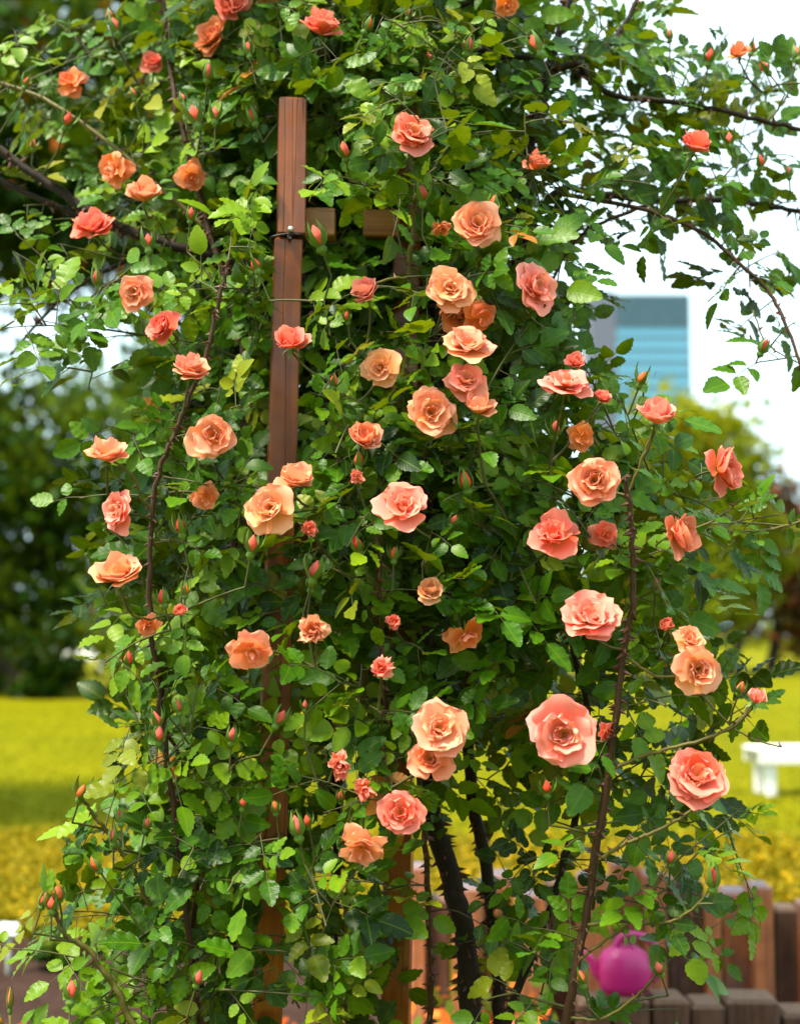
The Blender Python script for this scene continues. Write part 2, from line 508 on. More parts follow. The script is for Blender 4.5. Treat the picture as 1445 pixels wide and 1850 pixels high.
# ------------------------------------------------------------------ trees
def leaf_quads(C, size, rg, up=0.35):
    """kite-shaped leaf faces at centres C -> V, F"""
    n = len(C)
    d = rg.normal(size=(n, 3)); d[:, 2] -= 0.3
    d /= np.linalg.norm(d, axis=1)[:, None]
    nr = rg.normal(size=(n, 3)); nr[:, 2] += up * 2
    s = np.cross(d, nr); s /= np.linalg.norm(s, axis=1)[:, None] + 1e-9
    L_ = (size * rg.uniform(0.6, 1.35, n))[:, None]
    V = np.empty((n, 4, 3))
    V[:, 0] = C - d * L_ * .5
    V[:, 1] = C + s * L_ * .34
    V[:, 2] = C + d * L_ * .55
    V[:, 3] = C - s * L_ * .34
    F = np.arange(n * 4).reshape(n, 4)
    return V.reshape(-1, 3), F

def tree(name, label, cpx, cpy, rx, ry, Y, nleaf, lsize, mat, trunk_px=None, clumps=60, tint=(0.2, 0.8), special=0.0, flat=0.75, seed=1, cat='tree', group=None, trunk_r=None, fill=0.55):
    rg = np.random.default_rng(seed)
    s = m_per_px(Y)
    c = at(cpx, cpy, Y)
    a = np.array([rx * s, rx * s * flat, ry * s])
    tx = at(trunk_px if trunk_px is not None else cpx, HORIZON, Y).x
    root = empty(name, (tx, Y, 0))
    tag(root, label, cat, group)
    o = Vector((tx, Y, 0))
    # clump centres inside the crown, mostly near its surface
    cc = []
    while len(cc) < clumps:
        p = rg.uniform(-1, 1, 3)
        r = np.linalg.norm(p)
        if r > 1 or rg.random() > fill + (1 - fill) * r: continue
        cc.append(p * a + np.array(c))
    cc = np.array(cc)
    rad = rg.uniform(0.14, 0.30, clumps) * min(a[0], a[2]) * 1.25
    ct = rg.uniform(tint[0], tint[1], clumps)
    per = rg.multinomial(nleaf, rad ** 2 / (rad ** 2).sum())
    C = []; T = []
    for k in range(clumps):
        q = rg.normal(size=(per[k], 3)) * np.array([.6, .6, .42]) * rad[k]
        C.append(cc[k] + q)
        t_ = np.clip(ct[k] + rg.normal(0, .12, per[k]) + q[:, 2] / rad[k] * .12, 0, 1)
        T.append(t_)
    C = np.concatenate(C); T = np.concatenate(T)
    C[:, 2] = np.maximum(C[:, 2], 0.08)
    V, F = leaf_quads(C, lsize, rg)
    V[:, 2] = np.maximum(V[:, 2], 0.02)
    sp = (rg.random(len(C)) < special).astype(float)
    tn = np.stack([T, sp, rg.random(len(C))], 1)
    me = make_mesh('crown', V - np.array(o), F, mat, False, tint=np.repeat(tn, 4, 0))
    cr = obj('crown', me, root); cr['kind'] = 'stuff'
    # trunk and limbs
    mb = MB()
    top = Vector(c) + Vector((0, 0, a[2] * .35)) - o
    r0 = trunk_r or max(0.10, 0.035 * (c.z + a[2]))
    bend = Vector((rg.normal() * .3, rg.normal() * .3, 0)) * r0 * 4
    path = spline([Vector((0, 0, -.1)), Vector((0, 0, 0)) + top * .3 + bend, top * .65 + bend * .5, top], 5)
    n = len(path)
    mb.tube(path, [r0 * (1.25 if i == 0 else 1) * (1 - .8 * i / (n - 1)) for i in range(n)], 10)
    order = np.argsort(-rad)[:min(clumps, 26)]
    for k in order:
        e = Vector(cc[k]) - o
        st = path[min(n - 2, max(3, int(n * rg.uniform(.35, .85))))]
        m_ = st.lerp(e, .5) + Vector((0, 0, .12 * (e - st).length))
        lp = spline([st, m_, e], 4)
        r1 = r0 * rg.uniform(.16, .32)
        mb.tube(lp, [r1 * (1 - .8 * i / (len(lp) - 1)) for i in range(len(lp))], 6)
    mb.build('trunk', M_bark, root)
    return root

tree('broadleaf_tree', 'dark dense broadleaf tree at far left with branches hanging to the lawn', 90, 975, 360, 290, 38, 15000, .30, M_tree, 60, 90, (0.0, 0.85), seed=11)
tree('broadleaf_tree', 'tall open broadleaf tree behind the upper left of the rose, sky showing through', 230, 150, 500, 370, 46, 24000, .5, M_tree, 440, 110, (0.0, 0.8), seed=12, special=0.02, trunk_r=.4)
tree('broadleaf_tree', 'smaller mid green tree between dark left tree and the rose', 350, 1075, 190, 165, 33, 7000, .24, M_tree, 380, 50, (0.25, 1.0), seed=13)
tree('broadleaf_tree', 'far green tree filling the gap beside the dark left tree', 350, 800, 170, 190, 62, 7000, .5, M_tree, None, 50, (0.1, 0.8), seed=21)
tree('shrub', 'low dark rounded shrub at the lawn edge under the left tree', 25, 1190, 130, 70, 34, 3500, .2, M_tree, None, 26, (0.0, 0.5), seed=14, cat='shrub')
tree('golden_tree', 'yellow green tree below the office tower with loose open top', 1220, 930, 160, 225, 55, 9000, .42, M_tree_gold, 1200, 80, (0.35, 1.0), seed=15, special=0.015)
tree('golden_bush', 'olive bush at the foot of the yellow green tree', 1190, 1090, 170, 95, 52, 6000, .3, M_tree_gold, None, 40, (0.0, 0.6), seed=16, cat='bush', special=0.02)
tree('copper_tree', 'brown copper leaved tree at the right edge behind the lawn', 1430, 1035, 150, 165, 62, 8000, .36, M_tree_copper, 1390, 60, (0.0, 0.8), seed=17, special=0.12)
tree('weeping_tree', 'small yellow green drooping tree in front of the copper tree', 1385, 1010, 60, 95, 57, 1800, .3, M_tree_gold, 1315, 20, (0.3, 0.95), seed=18)
# the trees standing outside the frame to the left, which shade a strip of the lawn
tree('broadleaf_tree', 'leafy tree on the near lawn left of the view, shading the grass', -790, -520, 660, 440, 10.2, 9000, .26, M_tree, None, 60, (0.1, 0.7), seed=19, flat=.5)
def far_wood():
    rg = np.random.default_rng(33)
    C = []
    for i in range(90):
        x = -90 + i * 2.2 + rg.normal() * 1
        h = rg.uniform(3.5, 7.0); y = 170 + rg.uniform(-8, 8)
        q = rg.normal(size=(130, 3)) * np.array([1.8, 1.2, h * .26]) + np.array([x, y, h * .5])
        C.append(q)
    C = np.concatenate(C); C[:, 2] = np.maximum(C[:, 2], .3)
    V, F = leaf_quads(C, 0.9, rg)
    tn = np.stack([rg.uniform(0, .8, len(C)), (rg.random(len(C)) < .04) * 1.0, C[:, 0] * 0], 1)
    o = obj('far_wood', make_mesh('far_wood', V, F, M_tree_gold, False, tint=np.repeat(tn, 4, 0)))
    tag(o, 'hazy olive tree line closing the far edge of the lawn', 'wood', kind='stuff')
far_wood()
def added_shade_belt():  # unseen leaf belt added behind the camera to hold back low sky light
    rg = np.random.default_rng(34)
    C = []
    for i in range(26):
        x = -22 + i * 1.75 + rg.normal() * .5
        h = rg.uniform(3.0, 4.5); y = -13 + rg.uniform(-2, 2)
        q = rg.normal(size=(420, 3)) * np.array([1.3, 1.2, h * .25]) + np.array([x, y, h * .52])
        C.append(q)
    C = np.concatenate(C); C[:, 2] = np.maximum(C[:, 2], .2)
    V, F = leaf_quads(C, 0.5, rg)
    tn = np.stack([rg.uniform(0, .7, len(C)), 0 * C[:, 0], C[:, 0] * 0], 1)
    o = obj('added_shade_belt', make_mesh('added_shade_belt', V, F, M_tree, False, tint=np.repeat(tn, 4, 0)))
    tag(o, 'unseen belt of dark trees added behind the viewpoint to block low sky light', 'wood', kind='stuff')
added_shade_belt()

# ------------------------------------------------------------------ low planting
def ground_cover(name, label, cat, mat, area, n, h, lsize, special, seed, tint=(0.2, 1.0), flower=1.3):
    rg = np.random.default_rng(seed)
    x = rg.uniform(area[0], area[1], n); y = rg.uniform(area[2], area[3], n)
    hh = h * rg.uniform(.5, 1.25, n)
    C = []; T = []; S = []
    for k in range(5):
        z = hh * (k + .6) / 5
        C.append(np.stack([x + rg.normal(0, lsize * .7, n), y + rg.normal(0, lsize * .7, n), z], 1))
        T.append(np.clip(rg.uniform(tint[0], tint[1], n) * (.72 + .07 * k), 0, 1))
        S.append((rg.random(n) < (special if k >= 3 else special * .12)).astype(float))
    C = np.concatenate(C); T = np.concatenate(T); S = np.concatenate(S)
    V, F = leaf_quads(C, lsize * 1.0, rg, 1.0)
    V = V.reshape(-1, 4, 3)
    V = C[:, None] + (V - C[:, None]) * (1 + (flower - 1) * S)[:, None, None]
    V = V.reshape(-1, 3); V[:, 2] = np.maximum(V[:, 2], .006)
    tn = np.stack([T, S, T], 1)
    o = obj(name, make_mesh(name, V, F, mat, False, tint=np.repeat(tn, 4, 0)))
    tag(o, label, cat, kind='stuff')
ground_cover('yellow_flower_bed', 'blurred yellow and orange flower bed between the lawn and the soil', 'flower bed', M_bed, (-4.2, 0.3, 7.0, 10.2), 13000, .13, .036, .10, 41, (0.75, 1.0))
ground_cover('orange_flower_bed', 'orange and yellow flowers growing behind the wooden palisade', 'flower bed', M_bed, (0.3, 4.2, 6.2, 9.6), 11000, .18, .04, .22, 42, (0.5, 1.0))
ground_cover('orange_bedding', 'orange bedding flowers along the pink path at the bottom', 'flowers', M_bed_orange, (-1.9, 0.05, 4.85, 5.25), 260, .075, .04, .7, 43, flower=1.5)
ground_cover('orange_ground_plant', 'orange leaved plants behind the rose canes beside the palisade', 'flowers', M_bed_orange, (0.06, 0.46, 4.3, 4.75), 110, .36, .045, .35, 44, flower=1.3)
def grass():
    rg = np.random.default_rng(45)
    n = 26000
    y = 10.0 + 20 * rg.random(n) ** 1.7
    x = rg.uniform(-.34, .34, n) * y
    C = np.stack([x, y, np.zeros(n)], 1)
    h = rg.uniform(.015, .04, n)
    a = rg.uniform(0, 2 * math.pi, n); w = rg.uniform(.006, .016, n)
    lean = rg.normal(0, .02, (n, 2))
    V = np.empty((n, 3, 3))
    V[:, 0] = C + np.stack([np.cos(a) * w, np.sin(a) * w, 0 * a], 1)
    V[:, 1] = C - np.stack([np.cos(a) * w, np.sin(a) * w, 0 * a], 1)
    V[:, 2] = C + np.stack([lean[:, 0], lean[:, 1], h], 1)
    tn = np.repeat(np.stack([rg.uniform(.35, .75, n), 0 * a, a], 1), 3, 0)
    o = obj('grass', make_mesh('grass', V.reshape(-1, 3), np.arange(n * 3).reshape(n, 3), M_grass, False, tint=tn))
    tag(o, 'short yellow green grass of the lawn', 'grass', kind='stuff')
grass()
tree('shrub', 'small dark green shrub on the bare soil beside the white plant label', 120, 1725, 60, 46, 6.4, 900, .06, M_tree, None, 16, (0.2, 1.0), seed=51, cat='shrub', trunk_r=.012)

# ------------------------------------------------------------------ plant label
def plant_label():
    p = at(15, 1679, 6.3)
    t = empty('plant_label', (p.x, 6.3, 0))
    tag(t, 'small white plant label on a thin grey stake at lower left', 'plant label')
    mb = MB(); mb.tube([(0, .012, -.1), (0, .012, p.z - .02)], .011, 8); mb.build('stake', M_stake, t)
    mb = MB(); mb.box((0, 0, p.z), (.08, .008, .055), .002, Matrix.Rotation(R(-28), 4, 'X') @ Matrix.Rotation(R(3), 4, 'Y')); mb.build('plate', M_label, t, False)
plant_label()

# ------------------------------------------------------------------ palisade
def palisade():
    t = empty('palisade', at(1100, HORIZON, 5.0)); t.location.z = 0
    tag(t, 'row of upright weathered orange timbers of uneven height behind the rose', 'palisade')
    ox = t.location.x
    rows = [(737, 768, 1562), (768, 815, 1620), (816, 868, 1600), (869, 925, 1575), (926, 985, 1612), (986, 1040, 1590), (1041, 1101, 1578),
            (1103, 1154, 1553), (1156, 1195, 1574), (1197, 1262, 1584), (1264, 1294, 1625), (1296, 1349, 1606), (1350, 1391, 1596), (1392, 1438, 1637), (1440, 1500, 1630), (1502, 1560, 1590)]
    for i, (x0, x1, yt) in enumerate(rows):
        Y = 5.0 + (.05 if i % 2 else -.03) + rng.uniform(-.02, .02)
        a = at(x0, yt, Y); b = at(x1, yt, Y)
        w = b.x - a.x - .006; h = a.z
        mb = MB(); mb.box((0, 0, h / 2 - .05), (w, .13, h + .1), .010)
        o = mb.build('timber', M_palis if i % 4 != 1 else M_palis2, t, False)
        o.location = ((a.x + b.x) / 2 - ox, Y - 5.0, 0)
        o.rotation_euler = (rng.uniform(-.012, .012), rng.uniform(-.008, .008), rng.uniform(-.10, .10))
    t2 = empty('low_palisade', at(1250, HORIZON, 4.55)); t2.location.z = 0
    tag(t2, 'low edging of short square brown timbers in front of the tall palisade', 'palisade')
    ox = t2.location.x
    rows = [(1040, 1100, 1800), (1102, 1168, 1795), (1170, 1238, 1797), (1240, 1302, 1806), (1304, 1400, 1797), (1402, 1470, 1822), (1472, 1540, 1800)]
    for i, (x0, x1, yt) in enumerate(rows):
        Y = 4.55
        a = at(x0, yt, Y); b = at(x1, yt, Y)
        w = b.x - a.x - .005; h = a.z
        mb = MB(); mb.box((0, 0, h / 2 - .05), (w, .15, h + .1), .012)
        o = mb.build('timber', M_palis2, t2, False)
        o.location = ((a.x + b.x) / 2 - ox, 0, 0)
        o.rotation_euler = (0, 0, rng.uniform(-.06, .06))
palisade()

# ------------------------------------------------------------------ watering can
def watering_can():
    p = at(1128, 1796, 4.55)
    t = empty('watering_can', (p.x, 4.55, p.z + .002))
    tag(t, 'magenta plastic watering can standing on the low timber edging', 'watering can')
    mb = MB()
    mb.lathe([(0.0, 0), (.050, 0), (.060, .006), (.066, .03), (.070, .07), (.066, .105), (.052, .128), (.036, .138), (.034, .142), (.030, .138), (.028, .10), (0, .09)], 28, (0, 0, 0), 1.2, .9)
    mb.build('body', M_magenta, t)
    mb = MB()
    pts = spline([Vector((-.055, 0, .035)), Vector((-.085, 0, .06)), Vector((-.105, 0, .105)), Vector((-.138, 0, .125))], 5)
    mb.tube(pts, [.017 - .008 * i / (len(pts) - 1) for i in range(len(pts))], 12)
    mb.tube([(-.135, 0, .123), (-.155, 0, .134)], [.010, .024], 14)
    mb.build('spout', M_magenta, t)
    mb = MB()
    pts = spline([Vector((-.03, 0, .135)), Vector((0.0, 0, .172)), Vector((.065, 0, .168)), Vector((.112, 0, .12)), Vector((.105, 0, .06)), Vector((.066, 0, .028))], 6)
    mb.tube(pts, .0115, 12)
    mb.build('handle', M_magenta, t)
watering_can()

# ------------------------------------------------------------------ white bench
def bench():
    Y = 13.5
    p = at(1345, HORIZON, Y)
    t = empty('garden_bench', (p.x + .75, Y, 0), R(6))
    tag(t, 'white painted garden bench standing on the lawn at right edge', 'bench')
    for i in range(3):
        mb = MB(); mb.box((0, -.14 + i * .135, .42), (1.5, .12, .035), .008); mb.build('seat_board', M_white, t, False)
    mb = MB(); mb.box((0, -.185, .345), (1.46, .03, .11), .006); mb.build('apron', M_white, t, False)
    mb = MB(); mb.box((0, .20, .345), (1.46, .03, .11), .006); mb.build('apron', M_white, t, False)
    for sx in (-.6, .6):
        for ly in (-.12, .17):
            mb = MB(); mb.box((sx, ly, .19), (.09, .07, .42), .008); mb.build('leg', M_white, t, False)
bench()
def far_bench():
    p = at(150, HORIZON, 60)
    t = empty('park_bench', (p.x, 60, 0))
    tag(t, 'tiny pale bench far away below the dark left tree', 'bench')
    for i in range(3):
        mb = MB(); mb.box((0, i * .16, .45), (1.8, .14, .05), .01); mb.build('seat_board', M_white, t, False)
    for i in range(2):
        mb = MB(); mb.box((0, .46, .62 + i * .2), (1.8, .05, .16), .01); mb.build('back_board', M_white, t, False)
    for sx in (-.7, .7):
        mb = MB(); mb.box((sx, .2, .21), (.08, .4, .44), .01); mb.build('leg', M_white, t, False)
far_bench()

# ------------------------------------------------------------------ rose arch (timber)
POST_Y = 2.72
def rose_arch():
    top = at(528, 186, POST_Y); bot = at(478, 1850, POST_Y)
    d = (bot - top) / (top.z - bot.z)
    foot = top + d * top.z
    t = empty('rose_arch', (foot.x, POST_Y, 0))
    tag(t, 'red brown timber rose arch with two posts joined by short rails', 'rose arch')
    o0 = Vector((foot.x, POST_Y, 0))
    def slanted(name, a, b, w, dp, mat, rz, bev=.004):
        a = Vector(a); b = Vector(b)
        ax = (b - a); L_ = ax.length
        mb = MB(); mb.box((0, 0, L_ / 2), (w, dp, L_), bev)
        o = mb.build(name, mat, t, False)
        q = Vector((0, 0, 1)).rotation_difference(ax.normalized())
        o.rotation_mode = 'QUATERNION'
        o.rotation_quaternion = q @ Quaternion((0, 0, 1), rz)
        o.location = a - o0
        return o
    jo = at(522, 432, POST_Y)
    # upper length of the post, bolted to the longer lower length
    upper = slanted('post', jo + Vector((0.004, -.006, 0)), top + Vector((0, -.006, 0)), .053, .062, M_post, R(8))
    upper['label'] = 'upper length of front post with a square sawn top'
    jl = at(520, 436, POST_Y)
    lower = slanted('post', foot + Vector((0, 0, -.3)), jl, .053, .062, M_post, R(8))
    lower['label'] = 'lower length of front post reaching the ground'
    Yb = 2.95
    btop = at(741, 192, Yb); bbot = at(712, 1850, Yb)
    db = (bbot - btop) / (btop.z - bbot.z)
    bfoot = btop + db * btop.z
    back = slanted('post', bfoot + Vector((0, 0, -.3)), btop, .056, .062, M_post, R(-6))
    back['label'] = 'rear post half hidden behind coral blooms'
    # short rails
    for (x0, x1, y, Y) in ((549, 606, 406, 2.76), (656, 722, 407, 2.90)):
        a = at(x0, y, Y); b = at(x1, y, Y)
        mb = MB(); mb.box((0, 0, 0), ((b - a).length, .05, .056), .003)
        o = mb.build('rail', M_rail, t, False); o.location = (a + b) / 2 - o0
    # bolt
    p = at(525, 413, POST_Y - .046)
    mb = MB()
    mb.lathe([(0.0058, .004), (.0058, .001), (.0052, -.0012), (.003, -.0022), (0, -.0026)], 14)
    o = mb.build('bolt', M_steel, t); o.location = p - o0; o.rotation_euler = (R(-90), 0, 0)
    # wire tie round the joint
    cen = at(521, 434, POST_Y) - o0
    pts = []
    for k in range(25):
        an = 2 * math.pi * k / 24
        cx = max(-1, min(1, 1.35 * math.cos(an))) * .031; cy = max(-1, min(1, 1.35 * math.sin(an))) * .038
        pts.append(cen + Vector((cx, cy, .0022 * math.sin(3 * an) + .003 * math.cos(an))))
    mb = MB(); mb.tube(pts, .0022, 6, False)
    mb.tube([cen + Vector((.006 + .004 * math.sin(k * 1.1), -.040 - .002 * math.cos(k), .003 * math.cos(k * 1.7) - .001 * k)) for k in range(10)], .0018, 5)
    mb.build('wire_tie', M_wire, t)
rose_arch()

# ==================================================================== CLIMBING ROSE
rose = empty('climbing_rose', (at(760, HORIZON, 2.7).x, 2.75, 0))
tag(rose, 'climbing rose covered in coral peach blooms and glossy green leaves', 'climbing rose')
RO = Vector(rose.location)

# ------------------------------------------------------------------ canes: (pixels, start depth, end depth, start px width, end px width, kind, thorn spacing)
GROUND = 'g'
canes = [
 ('g', [(1000, 1990), (1020, 1850), (1062, 1640), (1094, 1430), (1122, 1220), (1142, 1080), (1140, 950), (1128, 860)], 2.50, 2.36, 22, 8, 'red', .008),
 ('g', [(880, 1990), (852, 1850), (842, 1710), (812, 1580), (782, 1470), (770, 1300), (762, 1050), (775, 800), (800, 560), (840, 330), (850, 120), (840, -60)], 2.80, 2.95, 46, 20, 'old', .006),
 ('g', [(775, 1990), (778, 1850), (776, 1650), (764, 1480), (740, 1330), (702, 1300), (690, 1180), (684, 1080), (688, 1000)], 2.78, 2.42, 15, 6, 'red', .010),
 ('g', [(915, 1990), (905, 1850), (884, 1600), (852, 1430), (850, 1250), (880, 1000), (910, 750), (930, 480), (960, 250), (1010, 60), (1040, -60)], 2.85, 2.95, 28, 14, 'old', .007),
 ('g', [(880, 1990), (935, 1790), (1005, 1610), (1050, 1420), (1062, 1300), (1040, 1200), (1015, 1130), (900, 1050)], 2.70, 2.55, 20, 8, 'old', .010),
 ('g', [(400, 1990), (362, 1850), (338, 1650), (312, 1450), (288, 1250), (270, 1080), (278, 900), (320, 770), (370, 650), (395, 540), (412, 470)], 2.55, 2.46, 14, 7, 'red', .009),
 ('g', [(330, 1990), (240, 1850), (205, 1780), (160, 1720), (118, 1690), (98, 1650), (98, 1625)], 2.45, 2.38, 18, 6, 'green', .016),
 ('g', [(440, 1990), (428, 1850), (418, 1700), (430, 1560), (415, 1380), (420, 1180), (412, 1090), (430, 900), (440, 650), (380, 420), (320, 200), (302, 60), (288, -40)], 2.68, 2.95, 20, 9, 'red', .009),
 ('g', [(610, 1990), (602, 1850), (600, 1700), (610, 1500), (590, 1250), (600, 950), (590, 650), (540, 420), (600, 260), (680, 70), (720, -50)], 2.85, 2.95, 22, 12, 'old', .010),
 ('g', [(650, 1990), (632, 1850), (628, 1640), (650, 1450), (660, 1200), (700, 900), (735, 640), (740, 540), (746, 400), (752, 350)], 2.88, 2.52, 18, 8, 'green', .011),
 ('g', [(380, 1990), (345, 1850), (300, 1720), (255, 1600), (205, 1520), (160, 1460), (148, 1440)], 2.58, 2.48, 14, 5, 'green', .018),
 ('g', [(420, 1990), (380, 1850), (350, 1700), (360, 1560), (330, 1400), (290, 1290)], 2.75, 2.55, 14, 6, 'red', .010),
 # upper left, arching towards the next arch
 ('a', [(560, 500), (420, 470), (270, 430), (165, 385), (100, 340), (0, 272), (-80, 220)], 2.92, 2.98, 19, 17, 'old', .02),
 ('a', [(420, 470), (300, 440), (200, 410), (110, 375), (0, 325), (-60, 300)], 2.96, 3.02, 12, 11, 'old', .02),
 ('a', [(380, 420), (270, 318), (180, 245), (100, 190), (50, 165), (-30, 140)], 2.9, 3.0, 10, 7, 'green', .012),
 ('a', [(300, 440), (170, 500), (90, 560), (20, 640)], 3.1, 3.3, 9, 5, 'old', .02),
 # upper right
 ('a', [(930, 480), (1000, 350), (1080, 350), (1180, 362), (1300, 360), (1380, 370), (1460, 384)], 2.9, 3.0, 13, 9, 'old', .016),
 ('a', [(960, 250), (1000, 130), (1050, 118), (1072, 150), (1120, 175), (1200, 182), (1290, 196), (1380, 218), (1470, 240)], 2.9, 2.95, 14, 8, 'old', .02),
 ('a', [(1010, 350), (1150, 375), (1260, 415), (1330, 470), (1390, 530), (1425, 600), (1450, 670)], 2.85, 2.75, 9, 6, 'red', .02),
 ('a', [(1180, 366), (1090, 400), (1050, 425), (1010, 480), (980, 560)], 2.9, 2.8, 8, 5, 'red', .015),
 ('a', [(1040, 140), (1090, 90), (1130, 40), (1170, -40)], 2.92, 3.0, 11, 8, 'old', .016),
 ('a', [(700, 140), (770, 122), (840, 85), (900, 100), (960, 105), (1010, 128)], 2.9, 2.88, 10, 9, 'old', .02),
 ('a', [(1380, 225), (1420, 175), (1440, 100)], 2.95, 2.92, 5, 3, 'green', .03),
 ('a', [(1360, 560), (1385, 620), (1440, 655)], 2.76, 2.75, 3, 3, 'green', .05),
 # canes added to carry the shading roof of the arch back over the path
 ('a', [(850, 60), (820, 0), (800, 20), (780, 60), (770, 110)], 2.98, 4.4, 16, 10, 'old', .03),
 ('a', [(600, 100), (560, 40), (580, 50), (610, 90), (630, 130)], 2.98, 4.4, 14, 9, 'old', .03),
 # side shoots
 ('a', [(1102, 1392), (1150, 1370), (1220, 1350), (1300, 1325), (1345, 1290), (1366, 1262)], 2.40, 2.36, 8, 5, 'green', .014),
 ('a', [(1085, 1552), (1130, 1525), (1190, 1500), (1250, 1462), (1262, 1420)], 2.42, 2.36, 8, 5, 'green', .014),
 ('a', [(1062, 1672), (1120, 1665), (1200, 1668), (1255, 1640), (1285, 1600)], 2.44, 2.38, 7, 4, 'green', .02),
 ('a', [(1046, 1735), (1085, 1705), (1120, 1680), (1160, 1640), (1205, 1560)], 2.46, 2.42, 6, 4, 'green', .02),
 ('a', [(1026, 1840), (1090, 1840), (1150, 1800), (1190, 1755)], 2.48, 2.40, 6, 4, 'green', .02),
 ('a', [(1130, 900), (1148, 860), (1165, 815), (1186, 765)], 2.42, 2.38, 6, 5, 'green', .03),
 ('a', [(1125, 1180), (1180, 1220), (1240, 1230), (1330, 1320), (1410, 1350)], 2.42, 2.40, 6, 3, 'green', .02),
 ('a', [(1140, 1000), (1210, 970), (1290, 940), (1340, 900)], 2.5, 2.45, 6, 4, 'green', .02),
 ('a', [(1250, 950), (1330, 960), (1400, 955), (1460, 935)], 2.55, 2.6, 5, 4, 'green', .02),
 ('a', [(270, 1120), (240, 1110), (215, 1070), (212, 1045)], 2.48, 2.40, 5, 4, 'green', .03),
 ('a', [(278, 920), (255, 900), (240, 860), (200, 830)], 2.5, 2.42, 5, 4, 'green', .03),
 ('a', [(690, 1330), (698, 1400), (705, 1440), (722, 1470)], 2.5, 2.40, 6, 5, 'green', .03),
 ('a', [(735, 500), (700, 505), (670, 515)], 2.5, 2.46, 6, 5, 'green', .05),
]
vis_cane = []
cane_pts = []      # skeleton sample points (world) with tangents
cane_mesh_mat = {'old': M_cane_old, 'red': M_cane_red, 'green': M_cane_green}
for kind, pts, Y0, Y1, w0, w1, mt, tsp in canes:
    n = len(pts)
    W = []
    for i, (x, y) in enumerate(pts):
        f = i / (n - 1)
        W.append(at(x, y, Y0 + (Y1 - Y0) * f))
    if kind == 'g':       # carry on to the ground, towards the plant's foot
        p0 = W[0]
        W = [Vector((p0.x * .55 + RO.x * .45, p0.y * .5 + RO.y * .5, -.05)), Vector((p0.x * .8 + RO.x * .2, p0.y * .7 + RO.y * .3, p0.z * .5))] + W
    path = spline(W, 7)
    # small irregularities of growth
    for k in range(1, len(path) - 1):
        path[k] = path[k] + Vector(rng.normal(0, .0016 if w0 > 12 else .0007, 3))
    m = len(path)
    rads = [max(.0012, .5 * (w0 + (w1 - w0) * i / (m - 1)) * m_per_px((Y0 + Y1) / 2) * rng.uniform(.93, 1.07)) for i in range(m)]
    mb = MB(); mb.tube([p - RO for p in path], rads, 9 if w0 > 12 else 7)
    c = mb.build('cane', cane_mesh_mat[mt], rose)
    th = MB()
    for i in range(m - 1):
        a, b = path[i], path[i + 1]
        L_ = (b - a).length
        nt = rng.poisson(L_ / tsp)
        t = (b - a).normalized() if L_ > 1e-6 else Vector((0, 0, 1))
        for _ in range(nt):
            p = a.lerp(b, rng.random())
            if p.z < .6: continue
            side = Vector(rng.normal(size=3)); side -= t * side.dot(t); side.normalize()
            ln = rng.uniform(.006, .0145) * (1.35 if mt == 'old' else 1.15 if w0 > 14 else .8)
            rr = rads[i]
            base = p + side * rr * .85
            tip = p + side * (rr + ln) - t * ln * .35
            q = t.cross(side)
            bw = ln * .22
            th.add([base + t * bw * 1.5 - RO, base + q * bw - RO, base - t * bw * 1.5 - RO, base - q * bw - RO, tip - RO],
                   [(0, 1, 4), (1, 2, 4), (2, 3, 4), (3, 0, 4)])
    if th.n:
        tho = th.build('thorns', M_thorn, c, False); tho['kind'] = 'stuff'
    for i in range(0, m, 2):
        if path[i].z > .5: cane_pts.append(path[i])
    if mt != 'green' and (kind == 'a' or pts[0][0] in (1000, 400)):
        for i in range(m):
            vx, vy, _f = px_of(path[i]); vis_cane.append((float(vx), float(vy), path[i].y))
cane_np = np.array([tuple(p) for p in cane_pts])

